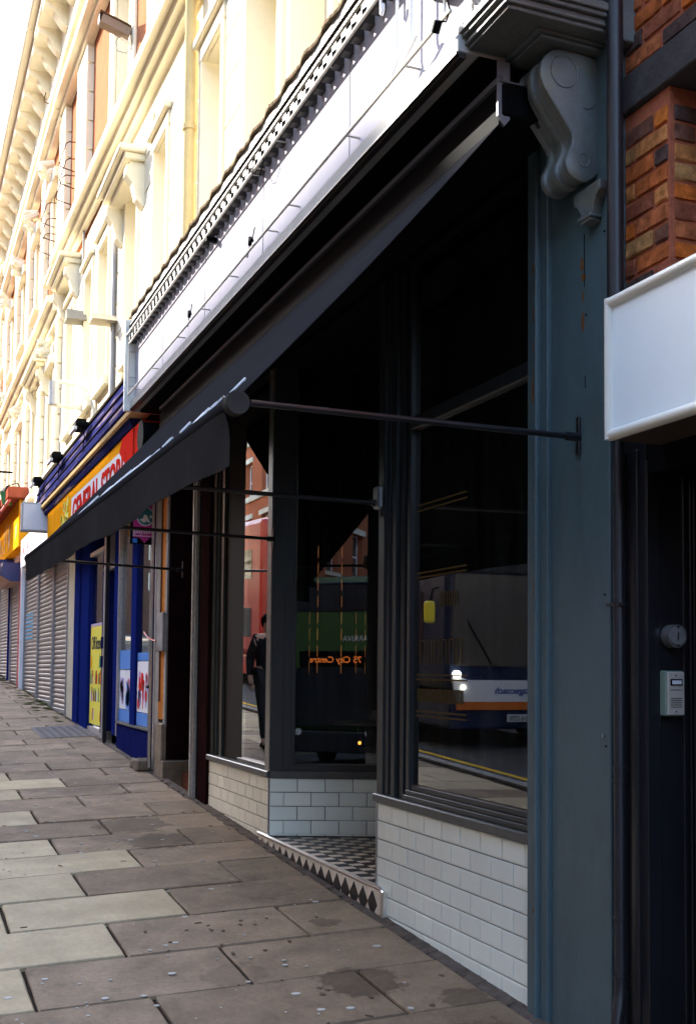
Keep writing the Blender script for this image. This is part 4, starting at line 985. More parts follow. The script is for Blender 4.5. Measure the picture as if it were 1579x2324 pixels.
# wire brackets high on the facade
WB = [(-15.6, 12.62, 13.1), (-17.12, 12.05, 12.59), (-14.54, 9.73, 10.19), (-14.49, 9.42, 9.88), (-14.88, 9.30, 9.76), (-17.09, 9.72, 10.14), (-17.03, 9.43, 9.82), (-17.31, 9.25, 9.63)]
WLb = ['topmost rusty wire bracket, cut by the top edge', 'rusty wire bracket high up by the eaves brackets', 'top wire bracket of the nearer row of three', 'middle wire bracket of the nearer row of three', 'lowest wire bracket of the nearer row of three', 'top wire bracket of the farther row of three', 'middle wire bracket of the farther row of three', 'lowest wire bracket of the farther row of three']
for (x, za, zb), l in zip(WB, WLb):
    o = MB().tube([(x, -.0, zb), (x, -.15, zb-.01), (x+.0, -.20, zb-.05), (x, -.30, za+.06), (x, -.28, za), (x, -.05, za-.05)], .010, 6).build('wire_bracket', wire, smooth=True, origin=(x, 0, za)); tag(o, l, 'wire bracket', 'rusty wire brackets on the upper facade')
# security camera
cc = thing('security_camera', 'boxy security camera on a wall arm high on the salmon brick panel', 'security camera', (-9.8, 0, 9.4))
d_ = Vector((-.03, -.36, .13)); o_ = Vector((-9.78, -.06, 9.44))
o_b = MB().obox(o_+Vector((-.07, 0, 0)), (.15, 0, 0), d_, (0, .03, .11)).build('housing', camgrey, cc)
MB().obox(o_+Vector((-.09, .02, .115)), (.19, 0, 0), d_*1.08, (0, .005, .015)).build('sunshield', wire, cc)
MB().obox(o_+d_+Vector((-.055, -.006, .015)), (.12, 0, 0), (0, -.006, 0), (0, 0, .085)).build('lens_window', upglass, cc)
q = MB().tube([(-9.72, .0, 9.33), (-9.76, -.16, 9.42)], .018, 8); q.box(-9.78, -9.66, -.03, .01, 9.26, 9.42); q.build('wall_arm', cream2, cc)
MB().tube([(-9.72, -.02, 9.30), (-9.73, -.1, 9.22), (-9.75, -.2, 9.24), (-9.77, -.22, 9.36), (-9.78, -.18, 9.45)], .006, 6).build('cable', shutrail, cc)

# ================================================================== SIDE DOOR RECESS left of the cafe
sd = thing('side_doorway', 'dark maroon recessed side doorway between the cafe and the blue shop', 'doorway', (-6.5, 0, g(-6.5)))
MB().box(-5.72, -5.44, -.03, .5, .1, 3.9).build('door_pilaster', maroon, sd)
MB().box(-5.96, -5.72, -.02, .04, .1, 3.9).build('door_pilaster', black, sd)
q = MB().box(-5.90, -5.865, -.07, -.02, g(-5.9), 3.7, .004).box(-5.845, -5.82, -.055, -.02, g(-5.8), 3.7, .004); q.build('metal_strip', alum, sd)
MB().box(-7.18, -7.14, .0, 1.1, .52, 3.9).build('side_panel', maroon, sd)
MB().box(-7.15, -5.9, 1.0, 1.1, .3, 3.9).build('door', maroon, sd)
q = MB().box(-7.20, -7.08, -.05, 1.0, .1, .51, .01); q.build('stone_plinth', rubble, sd)
MB().box(-7.08, -5.96, .15, 1.0, .1, .40).build('door_step', mat('red_brick_step', (.14, .055, .035), .9, var=.3, scale=20), sd)
MB().box(-7.30, -5.5, .0, 1.1, 3.75, 3.95).build('door_head', black, sd)
# orange boarded strip and meter cupboard
ob = thing('boarded_strip', 'narrow grey and orange boarded strip with a meter cupboard and hanging red cable', 'wall panel', (-7.5, 0, g(-7.5)))
MB().box(-7.24, -7.15, -.018, .2, .85, 3.9).build('grey_board', greyboard, ob)
MB().box(-7.52, -7.24, -.008, .2, .92, 3.9).build('orange_board', orange, ob)
MB().box(-7.72, -7.52, -.005, .2, .5, 3.9).build('grey_board', greyboard, ob)
MB().box(-7.76, -7.72, -.015, .2, .3, 3.9).build('metal_strip', alum, ob)
mc = MB().box(-7.52, -7.17, -.055, -.01, 1.62, 2.02, .01).build('meter_cupboard', greyboard, ob)
MB().tube([(-7.78, -.12, 1.83), (-7.5, -.13, 1.76), (-7.22, -.11, 1.72)], .009, 6).build('red_cable', redpaint, ob)
MB().tube([(-7.42, -.02, 3.6), (-7.42, -.02, 1.1)], .008, 6).build('conduit', wire, ob)
q = MB().box(-7.50, -7.16, -.05, .15, .3, .88, .012); q.build('block_base', rubble, ob)
for i, (x, y, s_) in enumerate(((-7.75, -.12, .16), (-7.98, -.14, .12), (-8.12, -.10, .09))):
    o = MB().box(x-s_/2, x+s_/2, y-s_/2, y+s_/2, g(x)-.02, g(x)+s_*.8, .03); o.v = [(v[0]+(rnd()-.5)*.02, v[1]+(rnd()-.5)*.02, v[2]+(rnd()-.5)*.02) for v in o.v]
    tag(o.build('stone_block', rubble, origin=(x, y, g(x))), ['largest loose worn stone at the foot of the boarded strip', 'middle loose worn stone beside the blue plinth', 'smallest loose worn stone beside the blue plinth'][i], 'stone', 'loose stones by the blue shop')

# ================================================================== BLUE SHOP
bl = thing('corner_shop', 'royal blue painted convenience shop with poster covered windows', 'shop', (-11, 0, g(-11)))
def bpost(x0, x1, y0, y1, z0, z1, m_=blue, nm='frame_post'): return MB().box(x0, x1, y0, y1, z0, z1, .005).build(nm, m_, bl)
bpost(-13.45, -12.95, -.05, .3, .45, 3.75); bpost(-12.95, -12.80, -.02, .3, .45, 3.7, black); bpost(-12.80, -12.12, -.04, .3, .45, 3.7)
bpost(-7.98, -7.84, -.015, .3, .4, 3.7); bpost(-8.0, -7.985, -.02, .1, .4, 3.7, alum, 'metal_strip')
bpost(-9.03, -8.74, -.02, .12, .75, 3.7); bpost(-10.18, -9.86, -.02, .12, .6, 3.7); bpost(-9.86, -9.83, -.03, .1, .6, 3.7, alum, 'metal_strip')
bpost(-11.00, -10.80, -.03, .12, .58, 3.7, blued); bpost(-10.80, -10.74, -.05, .1, .58, 3.7, alum, 'metal_strip')
bpost(-12.12, -10.8, -.03, .08, 3.02, 3.08, alum, 'metal_strip'); bpost(-10.99, -10.2, -.03, .08, 2.72, 2.78, alum, 'metal_strip')
bpost(-9.83, -7.84, -.02, .15, g(-9)-.05, .76, blued, 'stall_riser')
MB().box(-9.83, -7.84, -.035, .15, .765, .79).build('window_sill', sillm, bl)
MB().box(-12.12, -11.0, .02, .026, .62, 3.02).build('window_pane', glassd, bl)
MB().box(-9.83, -9.03, .02, .026, .79, 3.7).build('window_pane', glassd, bl); MB().box(-8.74, -7.98, .02, .026, .79, 3.7).build('window_pane', glassd, bl)
MB().box(-12.12, -10.9, -.02, .12, .45, .62).build('bottom_rail', alum, bl)
q = MB().box(-14, -7.3, 3.0, 3.1, .4, 3.9).box(-14, -13.9, .3, 3, .4, 3.9).box(-7.4, -7.3, .3, 3, .4, 3.9).box(-14, -7.3, .1, 3, .35, .45).box(-14, -7.3, .3, 3, 3.7, 3.8)
q.build('interior_shell', mat('dim_shop_interior', (.12, .12, .12), .8), bl)
# shelves with goods inside
q = MB()
for k in range(5): q.box(-12, -8, 1.2, 1.5, .9+k*.45, .93+k*.45)
q.build('shelf', greyboard, bl)
for m_, s_ in ((redpaint, 1), (pgreen, 2), (amber, 3), (pwhite, 4)):
    random.seed(s_); q = MB()
    for k in range(26):
        x = -12+4*rnd(); z = .93+.45*random.randrange(5); q.box(x, x+.12, 1.22, 1.34, z, z+.15+.12*rnd())
    kind(q.build('goods', m_, bl), 'stuff')
random.seed(33)
# open door leaf, blue, seen edge on
dl = MB().box(-10.74, -10.70, -.02, .75, .62, 2.72).build('door', blued, bl); MB().tube([(-10.76, -.06, 1.45), (-10.76, -.06, 1.60)], .02, 8).tube([(-10.76, -.06, 1.70), (-10.76, -.06, 1.85)], .02, 8).build('door_handle', blued, dl)
# posters: yellow off licence poster
yp = thing('poster', 'bright yellow off licence poster with bottle pictures in the blue shop window', 'poster', (-11.6, 0, .7))
MB().box(-12.08, -11.02, .0, .012, .66, 2.02).build('sheet', yellow, yp); MB().box(-12.08, -11.02, -.002, .013, 2.022, 2.06).build('header_strip', plilac, yp)
text('lettering', 'Off licence', .26, blued, yp, (-11.98, -.004, 1.70), (1, 0, 0), (0, 0, 1), .001, width=.93)
q = {}
random.seed(4)
for (m_, nm) in ((redp, 'red_bottle'), (bronze, 'brown_bottle'), (pgreen, 'green_bottle'), (pwhite, 'white_can'), (amber, 'amber_bottle')):
    qq = MB()
    for k in range(6):
        x = -12.03+.93*rnd(); z = random.choice((.72, .98, 1.22, 1.44)); w_3 = .035+.04*rnd(); h_3 = .13+.07*rnd(); yy = -.006-.001*rnd()
        qq.prism([(x, z), (x+w_3, z), (x+w_3, z+h_3*.6), (x+w_3*.65, z+h_3*.75), (x+w_3*.65, z+h_3), (x+w_3*.35, z+h_3), (x+w_3*.35, z+h_3*.75), (x, z+h_3*.6)], 'y', yy, 0)
    kind(qq.build('printed_'+nm, m_, yp), 'stuff')
def poster(x0, x1, z0, z1, lab, cols, strip=None):
    p = thing('poster', lab, 'poster', ((x0+x1)/2, 0, z0)); MB().box(x0, x1, .004, .014, z0, z1).build('sheet', cols[0], p)
    for j, m_ in enumerate(cols[1:]):
        qq = MB()
        for k in range(9):
            x = x0+.04+(x1-x0-.2)*rnd(); z = z0+.04+(z1-z0-.25)*rnd(); r_ = .03+.05*rnd(); n = 7
            qq.prism([(x+.05+r_*math.cos(6.283*i/n)*(.6+.6*rnd()), z+.05+r_*1.4*math.sin(6.283*i/n)) for i in range(n)], 'y', -.001-.001*j, .004)
        kind(qq.build('printed_picture', m_, p), 'stuff')
    if strip: MB().box(x0, x1, .000, .013, z1+.002, z1+.18).build('blue_header', pblue, p); MB().box(x0, x1, .0, .013, z0-.14, z0-.002).build('blue_footer', pblue, p); text('lettering', strip, .08, pwhite, p, (x0+.05, -.002, z0-.1), (1, 0, 0), (0, 0, 1), .001)
    return p
poster(-9.80, -9.44, .95, 1.42, 'plain white poster with blue header in the left bay of the blue shop', [pwhite, plilac], None)
poster(-9.42, -9.05, .95, 1.42, 'white poster with pink and blue pictures beside the plain white one', [pwhite, ppink, pblue], None)
poster(-8.70, -8.02, .95, 1.52, 'poster crowded with small pink and lilac pictures in the right bay', [pwhite, ppink, plilac, redp], None)
MB().box(-9.80, -9.05, .0, .016, 1.43, 1.66).build('poster_band', pblue, bl); MB().box(-9.80, -9.05, .0, .016, .80, .94).build('poster_band', pblue, bl); MB().box(-8.70, -8.02, .0, .016, .80, .94).build('poster_band', pblue, bl); MB().box(-8.72, -8.0, .006, .018, 1.53, 1.62).build('poster_band', pblue, bl)
# black guide pole by the entrance
gp = thing('shutter_guide_post', 'thin dark metal post standing on the pavement at the blue shop entrance', 'post', (-10.44, -.065, g(-10.4)))
MB().box(-10.46, -10.415, -.09, -.04, g(-10.4)-.01, 3.28, .003).build('post', blackg, gp); MB().box(-10.485, -10.461, -.085, -.045, g(-10.4), 3.28, .003).build('guide_strip', alum, gp)
gp2 = thing('shutter_guide_post', 'dark drain pole running down the right edge of the blue shop', 'post', (-7.56, -.09, g(-7.6)))
MB().box(-7.58, -7.545, -.10, -.07, g(-7.6)+.05, 3.7, .003).build('post', blackg, gp2); MB().box(-7.54, -7.525, -.10, -.08, g(-7.6)+.05, 3.7).build('guide_strip', alum, gp2)
MB().tube([(-7.68, -.09, 1.25), (-7.56, -.09, 1.25)], .02, 8).build('latch', black, gp2)
# projecting pay-point sign
pz = thing('projecting_sign', 'magenta and teal payment point sign projecting from the blue shop', 'sign', (-7.95, -.12, 2.75))
PX0 = -7.9
MB().box(PX0-.06, PX0, -.262, .02, 2.79, 3.28).build('board', black, pz)
MB().box(PX0, PX0+.004, -.235, .015, 2.86, 3.27).build('magenta_panel', magenta, pz)
MB().prism([(-.17, 2.86), (-.05, 2.86), (-.11, 2.80)], 'x', PX0, PX0+.004).build('magenta_arrow', magenta, pz)
def disc(q, x, cy, cz, ry, rz, n=28): q.prism([(cy+ry*math.cos(6.2832*i/n), cz+rz*math.sin(6.2832*i/n)) for i in range(n)], 'x', x-.002, x)
q = MB(); disc(q, PX0+.007, -.105, 3.09, .098, .105); q.build('white_ring', pwhite, pz)
q = MB(); disc(q, PX0+.010, -.105, 3.09, .086, .093); q.build('teal_disc', teal, pz)
q = MB(); q.prism([(-.17, 3.05), (-.12, 3.02), (-.085, 3.04), (-.06, 3.02), (-.06, 3.04), (-.09, 3.10), (-.12, 3.11), (-.13, 3.07)], 'x', PX0+.010, PX0+.013); disc(q, PX0+.013, -.045, 3.09, .014, .016); q.build('white_figure', pwhite, pz)
text('lettering', 'payzone', .085, pwhite, pz, (PX0+.006, -.222, 2.905), (0, 1, 0), (0, 0, 1), .001, width=.225)
q = MB().box(PX0+.004, PX0+.007, -.232, -.005, 2.872, 2.878).box(PX0+.004, PX0+.007, -.235, -.230, 2.872, 2.95); q.build('white_rule', pwhite, pz)
MB().box(PX0, PX0+.004, -.238, -.19, 2.80, 2.845).build('blue_label', pblue, pz); MB().box(PX0, PX0+.004, -.02, .005, 2.80, 2.84).build('teal_label', teal, pz)
kind(text('lettering', '£1', .04, pwhite, pz, (PX0+.005, -.018, 2.803), (0, 1, 0), (0, 0, 1), .001, width=.02), 'stuff')
# shop sign board GENERAL ...
gs = thing('shop_sign', 'amber and white sign board with red lettering and red end over the blue shop', 'sign', (-11, -.1, 3.45))
MB().box(-13.95, -6.96, -.42, .0, 3.31, 3.86).build('amber_board', amber, gs)
MB().box(-11.25, -7.15, -.432, -.42, 3.33, 3.73).build('white_board', pwhite, gs)
MB().box(-6.955, -6.60, -.42, .0, 3.31, 3.86).build('red_end', redp, gs)
MB().prism([(-7.7, 3.72), (-6.96, 3.34), (-6.96, 3.85), (-7.55, 3.85)], 'y', -.436, -.4205).build('red_corner', redp, gs)
text('lettering', 'GENERAL STORE', .46, redp, gs, (-11.1, -.435, 3.35), (1, 0, 0), (0, 0, 1), .004, width=3.75, bold=.012)
q = MB()
random.seed(9)
for k in range(20): x = -12.3+.9*rnd(); z = 3.35+.35*rnd(); q.box(x, x+.05+.08*rnd(), -.432, -.42, z, z+.06+.1*rnd())
kind(q.build('printed_picture', yellow, gs), 'stuff')
# blue canopy box with floodlights, tan beam beneath
cn = thing('shop_canopy', 'weathered dark blue canopy box with floodlights above the amber shop sign', 'canopy', (-11, -.3, 4))
MB().prism([(-.02, 4.50), (-.42, 4.46), (-.50, 4.05), (-.42, 3.98), (-.02, 3.98)], 'x', -15.2, -6.75).build('canopy_box', bluebeam, cn)
MB().box(-15.25, -6.72, -.44, .0, 4.46, 4.50, .005).build('capping', mat('dark_felt_capping', (.05, .04, .03), .9), cn)
q = MB()
for k in (1, 3): q.box(-15.2, -6.75, -.507+.012*k, -.40, 4.10+.07*k, 4.106+.07*k)
q.build('panel_ridge', mat('pale_ridge', (.06, .05, .075), .7, var=.5, scale=2), cn)
MB().box(-15.3, -6.70, -.50, -.30, 3.955, 4.02, .01).build('tan_beam', tan, cn)
MB().prism([(-.47, 3.953), (-.30, 3.953), (-.30, 3.865), (-.44, 3.865)], 'x', -14.8, -7.0).build('lower_trough', bluebeam, cn)
fl0 = None
for i, (x, l) in enumerate(((-9.9, 'nearest black floodlight clamped on the blue canopy'), (-12.2, 'middle black floodlight clamped on the blue canopy'), (-14.5, 'farthest black floodlight clamped on the blue canopy'))):
    if fl0 is None:
        fl0 = thing('floodlight', l, 'floodlight', (x, -.5, 4.45), 'floodlights on the blue canopy')
        MB().box(x-.22, x+.22, -.62, -.46, 4.40, 4.46, .01).build('housing', black, fl0)
        q = MB()
        for k in range(6): q.box(x-.20+.07*k, x-.185+.07*k, -.60, -.48, 4.46, 4.50)
        q.build('cooling_fins', black, fl0); MB().box(x-.2, x+.2, -.64, -.60, 4.36, 4.40).build('glass', steel, fl0)
        MB().tube([(x+.1, -.52, 4.40), (x+.16, -.5, 4.28), (x+.05, -.5, 4.2), (x+.12, -.5, 4.1)], .007, 5).build('cable', black, fl0)
    else: copy_tree(fl0, (x, -.5, 4.45), None, l)
# long tube lamp above the canopy at its far end
tl = thing('strip_light', 'pale strip light batten above the far end of the blue canopy', 'light fitting', (-14, -.3, 4.6))
MB().box(-15.1, -12.9, -.40, -.30, 4.58, 4.64, .01).build('batten', mat('cream_batten', (.7, .65, .5), .5), tl); MB().box(-15.0, -14.9, -.38, .0, 4.5, 4.58).box(-13.1, -13.0, -.38, .0, 4.5, 4.58).build('bracket', bluebeam, tl)
# white projecting lightbox
wb = thing('projecting_lightbox', 'white projecting lightbox with faint blue marks beyond the amber shop sign', 'sign', (-14.3, -.4, 3.6))
MB().box(-14.42, -14.22, -.79, -.02, 3.60, 4.06, .01).build('case', mat('grey_metal_case', (.35, .35, .36), .5), wb)
MB().box(-14.222, -14.212, -.765, -.035, 3.625, 4.035).build('panel', mat('white_panel_streaked', (.66, .68, .74), .5, var=.06, scale=6, col2=(.45, .58, .72), thr=.66, stretch=(1, 3, 12)), wb)
MB().box(-14.40, -14.25, -.02, .03, 3.7, 4.0).build('bracket', black, wb)
MB().box(-17.8, -14.6, -.35, -.02, 3.30, 3.52, .02).build('shutter_housing_tmp', lead, None)
o = bpy.data.objects['shutter_housing_tmp']; o.name = 'shutter_housing'; tag(o, 'long brown roller shutter housing above the three grey shutters', 'shutter housing')

# ================================================================== SHUTTERS
def roller(xa, xb, zb, zt, lab, y=.0, m_=shutter, group='closed roller shutters'):
    t = thing('roller_shutter', lab, 'shutter', ((xa+xb)/2, y, zb), group)
    q = MB(); z = zb+.06; pitch = .082
    prof_ = []
    while z < zt:
        for (dy, dz) in ((0, 0), (-.014, .014), (-.020, .04), (-.014, .064), (0, .074)): prof_.append((y+dy, z+dz))
        z += pitch
    q.v = [(xa-.06, p[0], p[1]) for p in prof_]+[(xb+.06, p[0], p[1]) for p in prof_]; n = len(prof_)
    q.f = [(i, i+1, n+i+1, n+i) for i in range(n-1)]
    kind(q.build('slats', m_, t), 'stuff')
    MB().box(xb+.06, xa-.06, y-.03, y+.02, zb-.1, zb+.06, .004).build('bottom_bar', shutrail, t)
    MB().box(xa-.07, xa, y-.05, y+.03, zb-.12, zt, .005).build('guide_rail', shutrail, t); MB().box(xb, xb+.07, y-.05, y+.03, zb-.12, zt, .005).build('guide_rail', shutrail, t)
    return t
MB().box(-13.96, -13.5, -.05, .2, .5, 4.0)
tag(MB().box(-14.25, -13.46, -.03, .2, .5, 3.9, .01).build('wall_pier', mat('dirty_cream_render', (.50, .46, .36), .8, var=.15, scale=5), origin=(-13.8, 0, .6)), 'pale rendered pier between the grey shutters and the blue shop', 'wall pier')
roller(-14.25, -16.05, .70, 3.35, 'nearest of the three grey roller shutters, beside the pale pier')
roller(-16.10, -18.35, .79, 3.35, 'middle one of the three grey roller shutters')
t3 = roller(-18.40, -20.85, .90, 3.45, 'grey roller shutter with a faded blue patch, beside the red pier')
q = MB()
for k in range(7): q.box(-20.7, -19.4+.1*rnd(), -.0225, -.019, 2.02+.082*k-.9+.9, 2.035+.082*k+.02)
q.build('faded_paint', mat('faded_blue_spray', (.18, .42, .62), .6), t3)
tag(MB().box(-21.0, -20.86, -.12, .2, .95, 3.9, .01).build('wall_pier', white, origin=(-20.9, 0, 1)), 'slim white corner pier next to the red pier', 'wall pier')
tag(MB().box(-22.1, -21.02, -.05, .2, .95, 3.9, .01).build('wall_pier', redpaint, origin=(-21.5, 0, 1)), 'bright red painted pier between the shuttered shops', 'wall pier')
roller(-22.15, -24.1, 1.02, 3.6, 'narrow roller shutter beyond the red pier')
tag(MB().box(-24.3, -24.12, -.08, .2, 1.0, 3.9).build('wall_pier', blue, origin=(-24.2, 0, 1)), 'thin blue pier between the farther shutters', 'wall pier')
roller(-24.35, -27.4, 1.12, 3.6, 'farther roller shutter beyond the thin blue pier'); roller(-27.45, -32.0, 1.3, 3.8, 'farthest roller shutter at the left edge')
MB_ = MB().box(-62, -32.05, .0, .3, 1.2, 5.2); tag(MB_.build('shop_row', greyboard, origin=(-47, 0, 2)), 'grey row of shop fronts far along the street', 'shop fronts')
for i, (x, z, l) in enumerate(((-21.9, 3.35, 'nearer blue shutter box with pink end over the red pier'), (-24.0, 3.60, 'farther blue shutter box with pink end beyond the red pier'))):
    t = thing('shutter_box', l, 'shutter box', (x, -.2, z), 'blue shutter boxes')
    MB().prism([(.0, z+.42), (-.42, z+.42), (-.46, z+.12), (-.26, z), (0, z)], 'x', x-.02, x+.02).build('end_plate', navyshop, t)
    MB().prism([(.0, z+.42), (-.42, z+.42), (-.46, z+.12), (-.26, z), (0, z)], 'x', x-2.6, x-.021).build('hood', pinkpanel, t)
    MB().box(x-2.6, x-.03, -.475, -.462, z+.12, z+.40).build('front_plate', navyshop, t)
os_ = thing('shop_sign', 'amber orange shop sign board beyond the white lightbox at the left edge', 'sign', (-24, -.1, 4.1))
MB().box(-31, -20.9, -.20, .0, 4.0+.05, 5.05).build('board', amber, os_)
q = MB()
for k in range(26): x = -30.5+9.2*rnd(); z = 4.15+.3*rnd(); q.box(x, x+.12, -.205, -.2, z, z+.25+.3*rnd())
kind(q.build('printed_picture', mat('tan_print', (.6, .30, .10), .5), os_), 'stuff')
MB().box(-31.2, -20.7, -.45, .0, 5.06, 5.30, .02).build('cornice', mat('rust_red_cornice', (.28, .07, .04), .7, var=.3, scale=6), os_)
MB().tube([(-31, -.42, 5.0), (-20.8, -.42, 5.0)], .04, 8).build('rail', redpaint, os_)
ws = thing('shop_sign', 'white sign board with red blotches above the grey shutters', 'sign', (-17, -.1, 3.6))
MB().box(-20.8, -14.65, -.15, .0, 3.55, 4.15).build('board', pwhite, ws)
q = MB()
for k in range(8): x = -20.5+1.6*rnd(); z = 3.62+.3*rnd(); q.box(x, x+.2, -.156, -.15, z, z+.12)
kind(q.build('printed_picture', ppink, ws), 'stuff')
hs = thing('projecting_sign', 'pale hanging sign beyond the wires at the far left', 'sign', (-24, -.6, 5.6))
MB().box(-24.05, -23.95, -1.35, -.55, 5.2, 6.1, .01).build('board', mat('white_hanging_board', (.78, .76, .70), .5), hs); MB().box(-24.03, -23.97, -1.35, 0, 6.12, 6.16).build('arm', black, hs)
gl_ = thing('wall_lantern', 'dark green lantern on a scrolled bracket at the far left', 'lantern', (-21.5, -.35, 4.9))
MB().tube([(-21.5, -.40, 5.0), (-21.5, -.40, 5.28)], .10, 6, r2=.16).build('lantern_body', pgreen, gl_); MB().tube([(-21.5, -.40, 5.28), (-21.5, -.40, 5.42)], .18, 6, r2=.03).build('cap', black, gl_); MB().tube([(-21.5, 0, 5.2), (-21.5, -.2, 5.5), (-21.5, -.4, 5.42)], .015, 6).build('arm', black, gl_)

# ================================================================== OPPOSITE SIDE (lives in the reflections)
def opposite(xa, xb, lab, m_, bands, seed, dep=-14.5, hh=17.0):
    random.seed(seed); xm = (xa+xb)/2; zb = g(xm)-.2; zt = hh-.047*xm
    T = thing('street_house', lab, 'building', (xm, dep, zb), 'buildings across the road')
    n = max(2, int((xa-xb)/2.8)); pw = (xa-xb)/n; ops = []
    for f_ in range(4):
        for i in range(n):
            c = xa-pw*(i+.5); z0 = zb+4.8+f_*3.0; ops.append((c-.6, c+.6, z0, z0+1.9))
    q = wall_grid(MB(), xb, xa, zb-1, zt, dep-.5, dep, ops); q.box(xb, xa, dep-9, dep-.5, zb-1, zt); q.build('wall', m_, T)
    wm = None
    for o in ops:
        if wm is None:
            f = MB().box(-.6, .6, -.3, -.25, 0, .08).box(-.6, .6, -.3, -.25, 1.82, 1.9).box(-.6, -.52, -.3, -.25, .08, 1.82).box(.52, .6, -.3, -.25, .08, 1.82).box(-.52, .52, -.3, -.25, .9, .98)
            f_o = f.build('window', white); wm = f_o.data; bpy.data.objects.remove(f_o); p_o = MB().box(-.52, .52, -.29, -.28, .08, 1.82).build('pane', upglass); pm = p_o.data; bpy.data.objects.remove(p_o)
        w1 = inst(wm, 'window', ((o[0]+o[1])/2, dep, o[2]), T); p1 = bpy.data.objects.new('pane', pm); COL.objects.link(p1); p1.parent = w1
    q = MB()
    for z in bands: q.box(xb, xa, dep, dep+.10, zb+z, zb+z+.28)
    for o in ops: q.box(o[0]-.2, o[1]+.2, dep, dep+.08, o[3], o[3]+.25).box(o[0]-.2, o[1]+.2, dep, dep+.12, o[2]-.15, o[2])
    q.box(xb, xa, dep, dep+.5, zt-.6, zt); q.build('stone_band', oppstone, T)
    MB().box(xb+.2, xa-.2, dep-.02, dep+.05, zb+.2, zb+3.6).build('shop_window', upglass, T); MB().box(xb+.1, xa-.1, dep, dep+.2, zb+3.6, zb+4.3).build('shop_fascia', random.choice((navyshop, redpaint, pgreen, white)), T)
    MB().prism([(dep-9, zt), (dep-.0, zt), (dep-4.5, zt+2.2)], 'x', xb+.1, xa-.1).build('roof', opproof, T)
    return T
opposite(60, 28, 'sooty brick building across the road, far behind the viewer', oppbrick, (4.4,), 11)
opposite(28, 12, 'brown brick building across the road behind the viewer', oppbrick, (4.4,), 1)
opposite(12, -2, 'stone coloured building across the road', oppstone, (4.4, 10.6), 2)
opposite(-2, -16, 'plain brick building across the road, mid terrace', oppbrick, (4.4, 7.6, 10.6), 3)
opposite(-16, -23, 'lower orange brick house with stone bands across the road', oppbrick, (4.4, 7.6, 10.6, 13.6), 4)
opposite(-23, -31, 'taller orange brick house with stone bands across the road', oppbrick, (4.4, 7.6, 10.6, 13.6), 4, hh=17.7)
opposite(-31, -46, 'orange brick corner building with many pale bands across the road', mat('vivid_orange_brick', (.62, .17, .04), .85, var=.15, scale=4), (4.4, 6.0, 7.6, 9.1, 10.6, 12.1), 5)
opposite(-46, -75, 'far red brick building across the road', oppbrick, (4.4, 7.6, 10.6), 6)

for (x_, nm_, lb_) in ((72, 1, 'unseen dark brick block added behind the viewer to hide the mirrored sky'), (-125, -1, 'unseen brown brick block added at the far street end to cut sky reflections')):  # unseen blocks added at both street ends to keep sky out of the glass
    T = thing('street_house', lb_, 'building', (x_, -8, g(x_)))
    MB().box(x_, x_+nm_*8, -34, 12, g(x_)-3, g(x_)+17).build('wall', mat('dark_block_brick', (.10, .055, .04), .9, var=.2, scale=2), T)
    for k in range(8):
        for z in (4.5, 8, 11.5): f_ = MB().box(x_-nm_*.06, x_-nm_*.001, -30+k*4.5, -28.6+k*4.5, g(x_)+z, g(x_)+z+2).build('window_surround', oppstone, T); MB().box(x_-nm_*.08, x_-nm_*.062, -29.85+k*4.5, -28.75+k*4.5, g(x_)+z+.15, g(x_)+z+1.85).build('pane', upglass, f_)

def bus(name, lab, x, y0, y1, facing, H, body, lower, style, Ln=10.0):
    """facing +1: front towards +x; length runs away behind it"""
    zb = -.047*x-.2225; s_ = facing; ym = (y0+y1)/2
    T = thing(name, lab, 'bus', (x-s_*Ln/2, ym, zb))
    tilt = .047*s_
    def Z(xx, z): return zb-.047*(xx-x)+z
    def bx(xa, xb, ya, yb, za, zb_, nm, m_, par=None, c=.02):
        q = MB(); X0, X1 = x-s_*xa, x-s_*xb
        q.hexa([(X0, ya, Z(X0, za)), (X1, ya, Z(X1, za)), (X1, yb, Z(X1, za)), (X0, yb, Z(X0, za)), (X0, ya, Z(X0, zb_)), (X1, ya, Z(X1, zb_)), (X1, yb, Z(X1, zb_)), (X0, yb, Z(X0, zb_))])
        return q.build(nm, m_, par or T, bevel=c)
    ya, yb = min(y0, y1), max(y0, y1)
    bx(0.12, Ln, ya, yb, .85, H, 'body', body, c=.15)
    bx(0.08, Ln, ya+.01, yb-.01, .30, .85, 'skirt', lower, c=.05)
    for dx in (min(2.4, Ln*.25), Ln*.75):
        for yy in (ya, yb):
            X = x-s_*dx; sgn = 1 if yy == yb else -1
            wh = MB().tube([(X, yy-sgn*.25, Z(X, .48)), (X, yy+sgn*.02, Z(X, .48))], .48, 20).build('wheel', rubber, T); MB().tube([(X, yy+sgn*.02, Z(X, .48)), (X, yy+sgn*.03, Z(X, .48))], .26, 16).build('hub', steel, wh)
    for (za, zc) in (((1.35, 2.35),) if H < 3.5 else ((1.35, 2.15), (2.95, 3.75))):
        for k in range(int((Ln-1.2)/1.42)):
            for yy, sgn in ((yb, 1), (ya, -1)):
                a_ = 1.0+k*1.42
                q = MB(); X0, X1 = x-s_*a_, x-s_*(a_+1.32); y2 = yy+sgn*.012
                q.hexa([(X0, yy-sgn*.03, Z(X0, za)), (X1, yy-sgn*.03, Z(X1, za)), (X1, y2, Z(X1, za)), (X0, y2, Z(X0, za)), (X0, yy-sgn*.03, Z(X0, zc)), (X1, yy-sgn*.03, Z(X1, zc)), (X1, y2, Z(X1, zc)), (X0, y2, Z(X0, zc))]); q.build('side_window', busglass, T)
    return T, bx, Z, ya, yb
